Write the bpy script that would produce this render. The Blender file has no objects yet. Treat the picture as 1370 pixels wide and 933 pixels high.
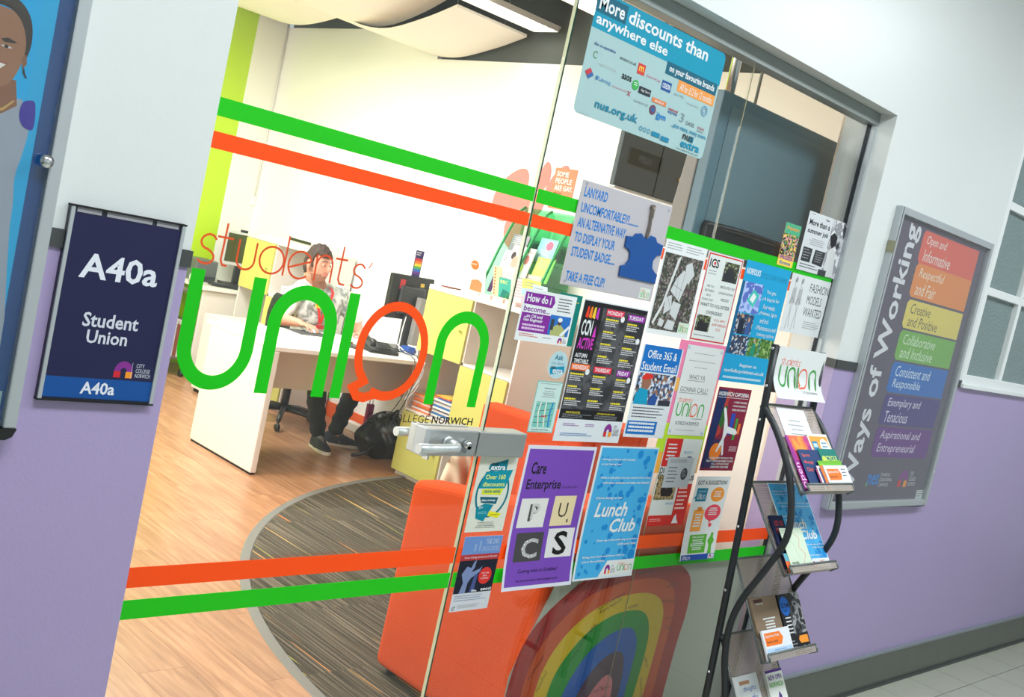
import bpy, bmesh, math, random
from math import sin, cos, pi, radians, sqrt
from mathutils import Vector, Matrix

random.seed(7)
SC = bpy.context.scene
COL = SC.collection
# ------------------------------------------------------------------ camera, world, lights, exposure
cam_d = bpy.data.cameras.new('camera'); cam = bpy.data.objects.new('camera', cam_d); COL.objects.link(cam)
cam_d.sensor_width = 36.0; cam_d.lens = 37.38; cam_d.clip_start = 0.05
_r = Vector((0.6947583, -0.6859640, 0.2162508)); _d = Vector((0.0876024, -0.2177210, -0.9720717)); _f = Vector((0.7138885, 0.6942989, -0.0911714))
mw = Matrix.Identity(4)
for i in range(3):
    mw[i][0] = _r[i]; mw[i][1] = -_d[i]; mw[i][2] = -_f[i]
mw[0][3], mw[1][3], mw[2][3] = 0.0, -1.89, 1.567
cam.matrix_world = mw
SC.camera = cam
W = bpy.data.worlds.new('world'); SC.world = W; W.use_nodes = True
W.node_tree.nodes['Background'].inputs[0].default_value = (0.80, 0.88, 0.92, 1)
W.node_tree.nodes['Background'].inputs[1].default_value = 0.55
SC.view_settings.view_transform = 'Standard'; SC.view_settings.look = 'None'
SC.view_settings.gamma = 1.0; SC.view_settings.use_curve_mapping = False
SC.view_settings.exposure = 0.0

def area(name, loc, sx, sy, power, col, rot=(0, 0, 0)):
    l = bpy.data.lights.new(name, 'AREA'); l.shape = 'RECTANGLE'; l.size = sx; l.size_y = sy
    l.energy = power; l.color = col
    o = bpy.data.objects.new(name, l); COL.objects.link(o); o.location = loc; o.rotation_euler = rot
    return o
# corridor ceiling lights (cool) and office ceiling lights (warm)
COOL = (0.925, 0.975, 1.0); WARM = (1.0, 0.985, 0.955)
area('corridor_light', (0.6, -1.6, 3.25), 1.2, 0.6, 56, COOL)
area('corridor_light', (3.0, -1.6, 3.25), 1.2, 0.6, 56, COOL)
area('corridor_light', (5.4, -1.6, 3.25), 1.2, 0.6, 46, COOL)
area('office_light', (2.6, 3.1, 2.78), 1.2, 0.6, 85, WARM)
area('office_light', (2.8, 4.6, 2.82), 1.2, 0.6, 115, WARM)
area('office_light', (1.7, 1.7, 2.78), 1.2, 0.6, 55, WARM)
area('office_fill_light', (-0.42, 3.2, 1.7), 4.6, 2.0, 115, (1.0, 0.985, 0.96), rot=(radians(90), 0, radians(-90)))  # added unseen softbox brightening the office; no window is built here

# ------------------------------------------------------------------ materials
def s2l(c):
    c = c / 255.0
    return c / 12.92 if c <= 0.04045 else ((c + 0.055) / 1.055) ** 2.4
def lin(rgb): return (s2l(rgb[0]), s2l(rgb[1]), s2l(rgb[2]), 1)
_mats = {}
def mat(name, rgb, rough=0.5, metal=0.0, spec=0.5, var=0.0, scale=8.0, bump=0.0, bscale=200.0, trans=0.0):
    if name in _mats: return _mats[name]
    m = bpy.data.materials.new(name); m.use_nodes = True
    nt = m.node_tree; b = nt.nodes['Principled BSDF']
    b.inputs['Base Color'].default_value = lin(rgb)
    b.inputs['Roughness'].default_value = rough; b.inputs['Metallic'].default_value = metal
    b.inputs['Specular IOR Level'].default_value = spec
    if var > 0 or bump > 0:
        tc = nt.nodes.new('ShaderNodeTexCoord')
    if var > 0:
        n = nt.nodes.new('ShaderNodeTexNoise'); n.inputs['Scale'].default_value = scale; n.inputs['Detail'].default_value = 4
        nt.links.new(tc.outputs['Object'], n.inputs['Vector'])
        mx = nt.nodes.new('ShaderNodeMix'); mx.data_type = 'RGBA'
        c = lin(rgb)
        mx.inputs[6].default_value = tuple(max(0, x * (1 - var)) for x in c[:3]) + (1,)
        mx.inputs[7].default_value = tuple(min(1, x * (1 + var)) for x in c[:3]) + (1,)
        nt.links.new(n.outputs['Fac'], mx.inputs[0]); nt.links.new(mx.outputs[2], b.inputs['Base Color'])
    if bump > 0:
        n2 = nt.nodes.new('ShaderNodeTexNoise'); n2.inputs['Scale'].default_value = bscale
        nt.links.new(tc.outputs['Object'], n2.inputs['Vector'])
        bp = nt.nodes.new('ShaderNodeBump'); bp.inputs['Strength'].default_value = bump; bp.inputs['Distance'].default_value = 0.002
        nt.links.new(n2.outputs['Fac'], bp.inputs['Height']); nt.links.new(bp.outputs['Normal'], b.inputs['Normal'])
    if trans > 0:
        out = nt.nodes['Material Output']
        tr = nt.nodes.new('ShaderNodeBsdfTranslucent'); tr.inputs[0].default_value = lin(rgb)
        ms = nt.nodes.new('ShaderNodeMixShader'); ms.inputs[0].default_value = trans
        nt.links.new(b.outputs[0], ms.inputs[1]); nt.links.new(tr.outputs[0], ms.inputs[2]); nt.links.new(ms.outputs[0], out.inputs[0])
    _mats[name] = m
    return m
def ink(rgb):                      # flat print colour on paper
    return mat('print_%02x%02x%02x' % tuple(rgb), rgb, 0.55, spec=0.25)
def glass_mat(name, tint=(0.97, 0.985, 0.98), f0=0.04, rough=0.0):
    if name in _mats: return _mats[name]
    m = bpy.data.materials.new(name); m.use_nodes = True; nt = m.node_tree; nt.nodes.clear()
    out = nt.nodes.new('ShaderNodeOutputMaterial'); t = nt.nodes.new('ShaderNodeBsdfTransparent'); t.inputs[0].default_value = tint + (1,)
    g = nt.nodes.new('ShaderNodeBsdfGlossy'); g.inputs['Roughness'].default_value = rough
    geo = nt.nodes.new('ShaderNodeNewGeometry')
    dt = nt.nodes.new('ShaderNodeVectorMath'); dt.operation = 'DOT_PRODUCT'
    nt.links.new(geo.outputs['Normal'], dt.inputs[0]); nt.links.new(geo.outputs['Incoming'], dt.inputs[1])
    def mth(op, a, b=None):
        n = nt.nodes.new('ShaderNodeMath'); n.operation = op
        for i, v in enumerate((a, b)):
            if v is None: continue
            if isinstance(v, (int, float)): n.inputs[i].default_value = v
            else: nt.links.new(v, n.inputs[i])
        return n.outputs[0]
    a = mth('ABSOLUTE', dt.outputs['Value']); a = mth('SUBTRACT', 1.0, a); a = mth('POWER', a, 5.0)
    a = mth('MULTIPLY', a, 1 - f0); a = mth('ADD', a, f0)
    mx = nt.nodes.new('ShaderNodeMixShader'); nt.links.new(a, mx.inputs[0]); nt.links.new(t.outputs[0], mx.inputs[1]); nt.links.new(g.outputs[0], mx.inputs[2])
    nt.links.new(mx.outputs[0], out.inputs[0]); _mats[name] = m
    return m
def emit(name, rgb, strength):
    if name in _mats: return _mats[name]
    m = bpy.data.materials.new(name); m.use_nodes = True; nt = m.node_tree; nt.nodes.clear()
    out = nt.nodes.new('ShaderNodeOutputMaterial'); e = nt.nodes.new('ShaderNodeEmission')
    e.inputs[0].default_value = lin(rgb); e.inputs[1].default_value = strength; nt.links.new(e.outputs[0], out.inputs[0]); _mats[name] = m
    return m
def photo_mat(name, cols, scale=30.0, kind='noise', sx=1.0):
    """blotchy printed photograph: procedural colour patches"""
    if name in _mats: return _mats[name]
    m = bpy.data.materials.new(name); m.use_nodes = True; nt = m.node_tree; b = nt.nodes['Principled BSDF']
    b.inputs['Roughness'].default_value = 0.5; b.inputs['Specular IOR Level'].default_value = 0.25
    tc = nt.nodes.new('ShaderNodeTexCoord'); mp = nt.nodes.new('ShaderNodeMapping'); mp.inputs['Scale'].default_value = (sx, 1, 1)
    nt.links.new(tc.outputs['Object'], mp.inputs['Vector'])
    if kind == 'noise':
        n = nt.nodes.new('ShaderNodeTexNoise'); n.inputs['Scale'].default_value = scale; n.inputs['Detail'].default_value = 3; fac = n.outputs['Fac']
    else:
        n = nt.nodes.new('ShaderNodeTexVoronoi'); n.inputs['Scale'].default_value = scale
        sp = nt.nodes.new('ShaderNodeSeparateColor'); nt.links.new(n.outputs['Color'], sp.inputs[0]); fac = sp.outputs[0]
    nt.links.new(mp.outputs[0], n.inputs['Vector'])
    cr = nt.nodes.new('ShaderNodeValToRGB'); nt.links.new(fac, cr.inputs[0]); cr.color_ramp.interpolation = 'CONSTANT'
    els = cr.color_ramp.elements; lo, hi = (0.33, 0.67) if kind == 'noise' else (0.0, 1.0)
    k = len(cols)
    while len(els) < k: els.new(0.5)
    for i, c in enumerate(cols):
        els[i].position = 0.0 if i == 0 else lo + (hi - lo) * i / k
        els[i].color = lin(c)
    nt.links.new(cr.outputs[0], b.inputs['Base Color']); _mats[name] = m
    return m

def wood_mat():
    m = bpy.data.materials.new('oak_vinyl'); m.use_nodes = True; nt = m.node_tree; b = nt.nodes['Principled BSDF']
    b.inputs['Roughness'].default_value = 0.32
    tc = nt.nodes.new('ShaderNodeTexCoord'); oi = nt.nodes.new('ShaderNodeObjectInfo')
    ad = nt.nodes.new('ShaderNodeVectorMath'); ad.operation = 'MULTIPLY_ADD'
    nt.links.new(oi.outputs['Random'], ad.inputs[0]); ad.inputs[1].default_value = (31, 17, 9); nt.links.new(tc.outputs['Object'], ad.inputs[2])
    mp = nt.nodes.new('ShaderNodeMapping'); mp.inputs['Scale'].default_value = (22, 1.6, 4); nt.links.new(ad.outputs[0], mp.inputs['Vector'])
    n = nt.nodes.new('ShaderNodeTexNoise'); n.inputs['Scale'].default_value = 2.0; n.inputs['Detail'].default_value = 6; n.inputs['Distortion'].default_value = 0.6
    nt.links.new(mp.outputs[0], n.inputs['Vector'])
    cr = nt.nodes.new('ShaderNodeValToRGB'); nt.links.new(n.outputs['Fac'], cr.inputs[0]); e = cr.color_ramp.elements
    e[0].position = 0.3; e[0].color = lin((146, 100, 70)); e[1].position = 0.7; e[1].color = lin((188, 140, 104))
    x = e.new(0.5); x.color = lin((168, 120, 86))
    hs = nt.nodes.new('ShaderNodeHueSaturation'); nt.links.new(cr.outputs[0], hs.inputs['Color'])
    mr = nt.nodes.new('ShaderNodeMapRange'); mr.inputs[3].default_value = 0.93; mr.inputs[4].default_value = 1.07; nt.links.new(oi.outputs['Random'], mr.inputs[0]); nt.links.new(mr.outputs[0], hs.inputs['Value'])
    nt.links.new(hs.outputs[0], b.inputs['Base Color']); _mats['oak'] = m
    return m
def carpet_mat():
    m = bpy.data.materials.new('striped_carpet'); m.use_nodes = True; nt = m.node_tree; b = nt.nodes['Principled BSDF']
    b.inputs['Roughness'].default_value = 0.95; b.inputs['Specular IOR Level'].default_value = 0.1
    geo = nt.nodes.new('ShaderNodeTexCoord'); oi = nt.nodes.new('ShaderNodeObjectInfo')
    ad = nt.nodes.new('ShaderNodeVectorMath'); ad.operation = 'MULTIPLY_ADD'
    nt.links.new(oi.outputs['Random'], ad.inputs[0]); ad.inputs[1].default_value = (13, 7, 0); nt.links.new(geo.outputs['Object'], ad.inputs[2])
    def stripes(sx, sy, scale):
        mp = nt.nodes.new('ShaderNodeMapping'); mp.inputs['Scale'].default_value = (sx, sy, 0); nt.links.new(ad.outputs[0], mp.inputs['Vector'])
        n = nt.nodes.new('ShaderNodeTexNoise'); n.inputs['Scale'].default_value = scale; n.inputs['Detail'].default_value = 2; nt.links.new(mp.outputs[0], n.inputs['Vector'])
        return n
    n = stripes(75, 1.0, 1.6)
    cr = nt.nodes.new('ShaderNodeValToRGB'); nt.links.new(n.outputs['Fac'], cr.inputs[0]); e = cr.color_ramp.elements
    e[0].position = 0.36; e[0].color = lin((52, 47, 40)); e[1].position = 0.66; e[1].color = lin((118, 107, 92))
    x = e.new(0.48); x.color = lin((74, 67, 57)); x = e.new(0.56); x.color = lin((92, 83, 70))
    n2 = stripes(52, 0.9, 1.0)
    gt = nt.nodes.new('ShaderNodeValToRGB'); nt.links.new(n2.outputs['Fac'], gt.inputs[0]); e = gt.color_ramp.elements
    e[0].position = 0.665; e[0].color = (0, 0, 0, 1); e[1].position = 0.68; e[1].color = (1, 1, 1, 1)
    n3 = stripes(6, 0.4, 1.0)
    yc = nt.nodes.new('ShaderNodeValToRGB'); nt.links.new(n3.outputs['Fac'], yc.inputs[0]); e = yc.color_ramp.elements
    e[0].position = 0.42; e[0].color = lin((96, 120, 62)); e[1].position = 0.5; e[1].color = lin((206, 172, 92)); x = e.new(0.62); x.color = lin((198, 120, 66))
    mx = nt.nodes.new('ShaderNodeMix'); mx.data_type = 'RGBA'
    nt.links.new(gt.outputs[0], mx.inputs[0]); nt.links.new(cr.outputs[0], mx.inputs[6]); nt.links.new(yc.outputs[0], mx.inputs[7])
    nt.links.new(mx.outputs[2], b.inputs['Base Color'])
    n4 = nt.nodes.new('ShaderNodeTexNoise'); n4.inputs['Scale'].default_value = 400; nt.links.new(geo.outputs['Object'], n4.inputs['Vector'])
    bp = nt.nodes.new('ShaderNodeBump'); bp.inputs['Strength'].default_value = 0.5; bp.inputs['Distance'].default_value = 0.002
    nt.links.new(n4.outputs['Fac'], bp.inputs['Height']); nt.links.new(bp.outputs[0], b.inputs['Normal'])
    return m

WHITE_P = mat('wall_paint_white', (216, 221, 220), 0.35, var=0.02, scale=3, bump=0.15, bscale=60)
PURP_P = mat('wall_paint_lilac', (168, 152, 194), 0.38, var=0.03, scale=3, bump=0.25, bscale=120)
TRIM_D = mat('trim_charcoal', (62, 66, 66), 0.45)
BASE_D = mat('skirting_grey', (84, 88, 82), 0.3, var=0.12, scale=9)
BASE_T = mat('skirting_top_bead', (128, 136, 142), 0.4)
ROOM_W = mat('office_wall_white', (244, 243, 238), 0.6)
ROOM_L = mat('office_wall_lime', (178, 216, 0), 0.5)
CREAM = mat('office_wall_cream', (238, 238, 224), 0.6)
BEIGE = mat('office_wall_beige', (228, 212, 194), 0.6)
ORANGE_B = mat('orange_skirting', (236, 96, 30), 0.5)
VOID = mat('ceiling_void_grey', (84, 88, 84), 0.9, var=0.2, scale=2)
ALU = mat('brushed_aluminium', (176, 180, 180), 0.38, metal=0.75)
ALU_D = mat('satin_grey_metal', (112, 120, 120), 0.45, metal=0.6)
ALU_F = mat('silver_frame', (178, 184, 188), 0.45, metal=0.35)
CHROME = mat('chrome', (220, 222, 225), 0.15, metal=1.0)
BLACK_M = mat('black_metal', (44, 48, 52), 0.42, metal=0.3)
BLACK_P = mat('black_plastic', (24, 25, 27), 0.4)
DGREY_P = mat('dark_grey_plastic', (52, 54, 58), 0.4)
WHITE_L = mat('white_laminate', (228, 221, 212), 0.4)
LIME_L = mat('lime_laminate', (200, 194, 104), 0.45)
PAPER = mat('paper_white', (226, 230, 232), 0.6, spec=0.2)
PAPER_C = mat('paper_cream', (232, 230, 210), 0.6, spec=0.2)
TILE = mat('floor_tile', (176, 178, 164), 0.35, var=0.05, scale=14)
GROUT = mat('grout', (96, 96, 90), 0.9)
GLASS = glass_mat('clear_glass')
GEDGE = mat('glass_edge_green', (22, 62, 50), 0.15)
GPALE = mat('glass_edge_pale', (206, 208, 176), 0.2)
FABRIC_O = mat('orange_fabric', (206, 76, 30), 0.85, spec=0.15, var=0.06, scale=5, bump=0.6, bscale=420)
SHADOWG = mat('shadow_gap_black', (14, 14, 16), 0.8)

# ------------------------------------------------------------------ mesh helpers
ORG = {}
class B:
    def __init__(s): s.v = []; s.f = []; s.m = []; s.sm = []
    def add(s, vs, fs, m=0, smooth=False):
        k = len(s.v); s.v += [tuple(p) for p in vs]; s.f += [tuple(k + i for i in f) for f in fs]
        s.m += [m] * len(fs); s.sm += [smooth] * len(fs); return s
    def box(s, x0, x1, y0, y1, z0, z1, m=0):
        v = [(x, y, z) for z in (z0, z1) for y in (y0, y1) for x in (x0, x1)]
        return s.add(v, [(0, 2, 3, 1), (4, 5, 7, 6), (0, 1, 5, 4), (2, 6, 7, 3), (0, 4, 6, 2), (1, 3, 7, 5)], m)
    def hexa(s, p, m=0):   # 8 points: bottom 4 then top 4 (both counter-clockwise)
        return s.add(p, [(3, 2, 1, 0), (4, 5, 6, 7), (0, 1, 5, 4), (1, 2, 6, 5), (2, 3, 7, 6), (3, 0, 4, 7)], m)
    def quad(s, a, b, c, d, m=0): return s.add([a, b, c, d], [(0, 1, 2, 3)], m)
    def tube(s, pts, r, m=0, n=10, caps=True, flat=1.0):
        pts = [Vector(p) for p in pts]; rr = r if isinstance(r, (list, tuple)) else [r] * len(pts)
        vs = []; up = None
        for i, p in enumerate(pts):
            t = (pts[min(i + 1, len(pts) - 1)] - pts[max(i - 1, 0)]).normalized()
            if up is None:
                up = Vector((0, 0, 1)) if abs(t.z) < 0.9 else Vector((1, 0, 0))
            a = t.cross(up); 
            if a.length < 1e-5: a = t.orthogonal()
            a.normalize(); b = a.cross(t).normalized(); up = b
            for k in range(n):
                w = 2 * pi * k / n; vs.append(p + a * cos(w) * rr[i] + b * sin(w) * rr[i] * flat)
        fs = []
        for i in range(len(pts) - 1):
            for k in range(n):
                q = (k + 1) % n; fs.append((i * n + k, i * n + q, (i + 1) * n + q, (i + 1) * n + k))
        s.add(vs, fs, m, True)
        if caps:
            k0 = len(s.v) - len(vs)
            s.f += [tuple(k0 + k for k in reversed(range(n))), tuple(k0 + (len(pts) - 1) * n + k for k in range(n))]
            s.m += [m, m]; s.sm += [False, False]
        return s
    def cyl(s, a, b, r, m=0, n=16): return s.tube([a, b], r, m, n)
    def lathe(s, prof, c, m=0, n=20, ax='z'):
        vs = []
        for (r, h) in prof:
            for k in range(n):
                w = 2 * pi * k / n; p = (r * cos(w), r * sin(w), h)
                if ax == 'y': p = (p[0], p[2], p[1])
                if ax == 'x': p = (p[2], p[0], p[1])
                vs.append((c[0] + p[0], c[1] + p[1], c[2] + p[2]))
        fs = [(i * n + k, i * n + (k + 1) % n, (i + 1) * n + (k + 1) % n, (i + 1) * n + k) for i in range(len(prof) - 1) for k in range(n)]
        return s.add(vs, fs, m, True)
    def prism(s, poly, y0, y1, m=0, axis='y'):   # poly in the other two axes
        n = len(poly)
        def pt(a, b, t): return {'y': (a, t, b), 'x': (t, a, b), 'z': (a, b, t)}[axis]
        vs = [pt(a, b, y0) for a, b in poly] + [pt(a, b, y1) for a, b in poly]
        fs = [tuple(range(n)), tuple(reversed(range(n, 2 * n)))] + [(i, i + n, (i + 1) % n + n, (i + 1) % n) for i in range(n)]
        return s.add(vs, fs, m)
    def ellipsoid(s, c, r, m=0, n=16, k=10, fn=None):
        vs = []
        for i in range(k + 1):
            th = pi * i / k
            for j in range(n):
                ph = 2 * pi * j / n; p = Vector((r[0] * sin(th) * cos(ph), r[1] * sin(th) * sin(ph), r[2] * cos(th)))
                if fn: p = fn(p)
                vs.append(Vector(c) + p)
        fs = [(i * n + j, (i + 1) * n + j, (i + 1) * n + (j + 1) % n, i * n + (j + 1) % n) for i in range(k) for j in range(n)]
        return s.add(vs, fs, m, True)
    def build(s, name, mats, parent=None, bevel=0, seg=2, rot=None, local=False, subsurf=0):
        me = bpy.data.meshes.new(name)
        o = Vector((0, 0, 0)) if (local or parent is None) else ORG[parent.name]
        me.from_pydata([(v[0] - o.x, v[1] - o.y, v[2] - o.z) for v in s.v], [], s.f)
        if not isinstance(mats, (list, tuple)): mats = [mats]
        for m in mats: me.materials.append(m)
        for p, mi, sm in zip(me.polygons, s.m, s.sm): p.material_index = mi; p.use_smooth = sm
        bm = bmesh.new(); bm.from_mesh(me); bmesh.ops.remove_doubles(bm, verts=bm.verts, dist=1e-6) if bevel or subsurf else None
        bmesh.ops.recalc_face_normals(bm, faces=bm.faces); bm.to_mesh(me); bm.free()
        ob = bpy.data.objects.new(name, me); COL.objects.link(ob)
        ORG[ob.name] = o.copy() if parent is not None else Vector((0, 0, 0))
        if parent is not None: ob.parent = parent
        if bevel:
            md = ob.modifiers.new('bevel', 'BEVEL'); md.width = bevel; md.segments = seg; md.limit_method = 'ANGLE'; md.angle_limit = radians(40)
        if subsurf:
            md = ob.modifiers.new('sub', 'SUBSURF'); md.levels = subsurf; md.render_levels = subsurf
        return ob
def tag(o, label=None, cat=None, group=None, kind=None):
    if label: o['label'] = label
    if cat: o['category'] = cat
    if group: o['group'] = group
    if kind: o['kind'] = kind
    return o
def thing(name, label, cat, loc=(0, 0, 0), rz=0, group=None, kind=None):
    o = bpy.data.objects.new(name, None); COL.objects.link(o); o.location = loc; o.rotation_euler = (0, 0, rz)
    o.empty_display_size = 0.05
    ORG[o.name] = Vector(loc)
    return tag(o, label, cat, group, kind)
def struct(b, name, mats, parent=None, label=None, **k):
    o = b.build(name, mats, parent, **k)
    if parent is None: o['kind'] = 'structure'
    if label: o['label'] = label
    return o
def copy_tree(o, parent=None):
    c = o.copy(); COL.objects.link(c); c.parent = parent
    if parent is None: ORG[c.name] = o.location.copy()
    for ch in [x for x in o.children]: copy_tree(ch, c)
    return c
def smooth_path(pts, n=6):
    out = []; P = [Vector(p) for p in pts]
    for i in range(len(P) - 1):
        a = P[max(i - 1, 0)]; b = P[i]; c = P[i + 1]; d = P[min(i + 2, len(P) - 1)]
        for k in range(n):
            t = k / n
            out.append(0.5 * ((2 * b) + (c - a) * t + (2 * a - 5 * b + 4 * c - d) * t * t + (3 * b - a - 3 * c + d) * t ** 3))
    out.append(P[-1]); return out

# ------------------------------------------------------------------ flat print: text, strokes, shapes on a surface
_txt = {}
def text_geo(s, bold=0.0, shear=0.0):
    bold = min(bold, 0.022)
    key = (s, bold, shear)
    if key in _txt: return _txt[key]
    c = bpy.data.curves.new('t', 'FONT'); c.body = s; c.resolution_u = 2; c.offset = bold; c.shear = shear; c.size = 1.0
    o = bpy.data.objects.new('t', c); me = o.to_mesh()
    v = [(p.co.x, p.co.y) for p in me.vertices]; f = [tuple(p.vertices) for p in me.polygons]
    o.to_mesh_clear(); bpy.data.objects.remove(o); bpy.data.curves.remove(c)
    if v:
        x0 = min(p[0] for p in v); x1 = max(p[0] for p in v); y0 = min(p[1] for p in v); y1 = max(p[1] for p in v)
        v = [((p[0] - x0) / max(x1 - x0, 1e-6), (p[1] - y0) / max(y1 - y0, 1e-6)) for p in v]
        _txt[key] = (v, f, (x1 - x0) / max(y1 - y0, 1e-6))
    else: _txt[key] = ([], [], 1)
    return _txt[key]

class Print:
    """A flat surface seen from its front: o = top-left corner, U right, V down, N out; sizes in metres; coordinates below are fractions (0..1)"""
    def __init__(s, o, U, V, N, w, h, sheet=None, thick=0.0004, curl=0.0, bg=(226, 230, 232), back=None):
        s.o = Vector(o); s.U = Vector(U); s.V = Vector(V); s.N = Vector(N); s.w = w; s.h = h
        s.b = B(); s.mats = []; s.idx = {}; s.L = 1; s.sub = 0; s.curl = curl; s.step = 0.00012
        if bg is not None:
            mi = s.mi(bg); n = 12 if curl else 1
            for i in range(n):
                a, c = i / n, (i + 1) / n
                p = [s.p(0, a, 0), s.p(1, a, 0), s.p(1, c, 0), s.p(0, c, 0)]
                q = [s.p(0, a, -1), s.p(1, a, -1), s.p(1, c, -1), s.p(0, c, -1)]
                q = [x - s.N * thick for x in q]
                s.b.add(p + q, [(0, 1, 2, 3), (7, 6, 5, 4), (0, 4, 5, 1), (3, 2, 6, 7), (0, 3, 7, 4), (1, 5, 6, 2)], mi)
    def mi(s, c):
        k = c if isinstance(c, tuple) else c.name
        if k not in s.idx: s.idx[k] = len(s.mats); s.mats.append(ink(c) if isinstance(c, tuple) else c)
        return s.idx[k]
    def p(s, u, v, l=None):
        l = s.L if l is None else l
        off = l * s.step + (s.sub * 0.000012 if l > 0 else 0)
        if s.curl:
            t = max(0.0, v - 0.5) * 12; k = int(t); cf = lambda q: (q / 6.0) ** 2
            off += s.curl * (cf(k) + (cf(k + 1) - cf(k)) * (t - k))
        return s.o + s.U * (u * s.w) + s.V * (v * s.h) + s.N * off
    def lay(s, n=1): s.L += n; return s
    def rect(s, u0, v0, u1, v1, c):
        s.sub += 1
        cuts = [v0] + ([i / 12 for i in range(6, 12) if v0 < i / 12 < v1] if s.curl else []) + [v1]
        for a, e in zip(cuts[:-1], cuts[1:]):
            s.b.add([s.p(u0, a), s.p(u1, a), s.p(u1, e), s.p(u0, e)], [(0, 1, 2, 3)], s.mi(c))
        return s
    def poly(s, pts, c):
        s.sub += 1
        if s.curl:
            q = [tuple(a) for a in pts]; cuts = [-9] + [i / 12 for i in range(6, 12)] + [9]
            for lo, hi in zip(cuts[:-1], cuts[1:]):
                z = s.cut(s.cut(q, lo, 1), hi, -1)
                if len(z) > 2: s.b.add([s.p(*a) for a in z], [tuple(range(len(z)))], s.mi(c))
            return s
        s.b.add([s.p(*q) for q in pts], [tuple(range(len(pts)))], s.mi(c)); return s
    def cut(s, poly, lim, sg):
        out = []
        for i in range(len(poly)):
            a, b_ = poly[i], poly[(i + 1) % len(poly)]; da = (a[1] - lim) * sg; db = (b_[1] - lim) * sg
            if da >= 0: out.append(a)
            if da * db < 0: k = da / (da - db); out.append((a[0] + (b_[0] - a[0]) * k, a[1] + (b_[1] - a[1]) * k))
        return out
    def ell(s, cx, cy, rx, ry, c, n=20, a0=0.0, a1=2 * pi):
        return s.poly([(cx + rx * cos(a0 + (a1 - a0) * k / n), cy + ry * sin(a0 + (a1 - a0) * k / n)) for k in range(n if a1 - a0 > 6.2 else n + 1)], c)
    def ring(s, cx, cy, rx, ry, wd, c, a0=0.0, a1=2 * pi, n=28):
        m = s.mi(c); k0 = wd / s.w; k1 = wd / s.h
        for k in range(n):
            a = a0 + (a1 - a0) * k / n; e = a0 + (a1 - a0) * (k + 1) / n
            s.b.add([s.p(cx + rx * cos(a), cy + ry * sin(a)), s.p(cx + rx * cos(e), cy + ry * sin(e)), s.p(cx + (rx - k0) * cos(e), cy + (ry - k1) * sin(e)), s.p(cx + (rx - k0) * cos(a), cy + (ry - k1) * sin(a))], [(0, 1, 2, 3)], m)
        return s
    def text(s, t, u0, v0, u1, v1, c, bold=0.0, shear=0.0, rot=0):
        V, F, asp = text_geo(t, bold, shear); m = s.mi(c); s.sub += 1
        pts = []
        for (x, y) in V:
            if rot == 0: u, v = u0 + (u1 - u0) * x, v1 - (v1 - v0) * y
            else: u, v = u0 + (u1 - u0) * (1 - y), v1 - (v1 - v0) * x      # reads bottom to top
            pts.append(s.p(u, v))
        s.b.add(pts, F, m); return s
    def stroke(s, pts, wd, c):      # polyline in fractions, width in metres
        P = [Vector((u * s.w, v * s.h)) for u, v in pts]; m = s.mi(c); L = []; R = []; s.sub += 1
        closed = (P[0] - P[-1]).length < 1e-7; n = len(P)
        for i in range(n):
            if closed: a = P[(i - 1) % (n - 1)] if i > 0 else P[n - 2]; b = P[i + 1] if i < n - 1 else P[1]
            else: a = P[max(i - 1, 0)]; b = P[min(i + 1, n - 1)]
            d1 = (P[i] - a); d2 = (b - P[i])
            d1 = d1.normalized() if d1.length > 1e-9 else d2.normalized(); d2 = d2.normalized() if d2.length > 1e-9 else d1
            t = (d1 + d2); t = t.normalized() if t.length > 1e-6 else d1
            nn = Vector((-t.y, t.x)); k = 1 / max(0.45, nn.dot(Vector((-d1.y, d1.x))))
            L.append(P[i] + nn * wd / 2 * k); R.append(P[i] - nn * wd / 2 * k)
        for i in range(n - 1):
            s.b.add([s.p(q.x / s.w, q.y / s.h) for q in (L[i], L[i + 1], R[i + 1], R[i])], [(0, 1, 2, 3)], m)
        return s
    def lines(s, u0, v0, u1, v1, n, c, fill=0.34, seed=1, ragged=True, centre=False):
        """rows of small unreadable print"""
        r = random.Random(seed * 977 + n); dv = (v1 - v0) / n
        for i in range(n):
            e = u1 - (u1 - u0) * (r.random() * 0.35 if ragged else 0); st = u0
            if centre: k = (u1 - e) / 2; st = u0 + k; e = u1 - k
            x = st
            while x < e:
                wd = (0.004 + r.random() * 0.008) / s.w; y = min(x + wd, e)
                s.b.add([s.p(x, v0 + i * dv), s.p(y, v0 + i * dv), s.p(y, v0 + (i + fill) * dv), s.p(x, v0 + (i + fill) * dv)], [(0, 1, 2, 3)], s.mi(c))
                x = y + 0.0015 / s.w
        return s
    def college(s, u0, v0, u1, v1, txt=(60, 60, 70)):   # arch emblem with three small lines of text
        uw = u1 - u0; vh = v1 - v0
        s.poly([(u0, v0 + vh * .62)] + [(u0 + uw * .25 * (1 - cos(pi * k / 10)), v0 + vh * .62 - vh * .62 * sin(pi * k / 10)) for k in range(1, 10)] + [(u0 + uw * .5, v0 + vh * .62), (u0 + uw * .34, v0 + vh * .62)] +
               [(u0 + uw * (.25 + .09 * cos(pi * k / 6)), v0 + vh * .62 - vh * .22 * sin(pi * k / 6)) for k in range(0, 7)] + [(u0 + uw * .16, v0 + vh * .62)], (132, 48, 140))
        s.rect(u0, v0 + vh * .62, u0 + uw * .18, v1, (205, 40, 52)); s.rect(u0 + uw * .32, v0 + vh * .62, u0 + uw * .5, v1, (240, 150, 40))
        for i, t in enumerate(('CITY', 'COLLEGE', 'NORWICH')):
            s.text(t, u0 + uw * .58, v0 + vh * (.1 + .3 * i), u0 + uw * (.8, .97, 1)[i], v0 + vh * (.34 + .3 * i), txt)
        return s
    def build(s, name, parent=None): return s.b.build(name, s.mats, parent)

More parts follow.
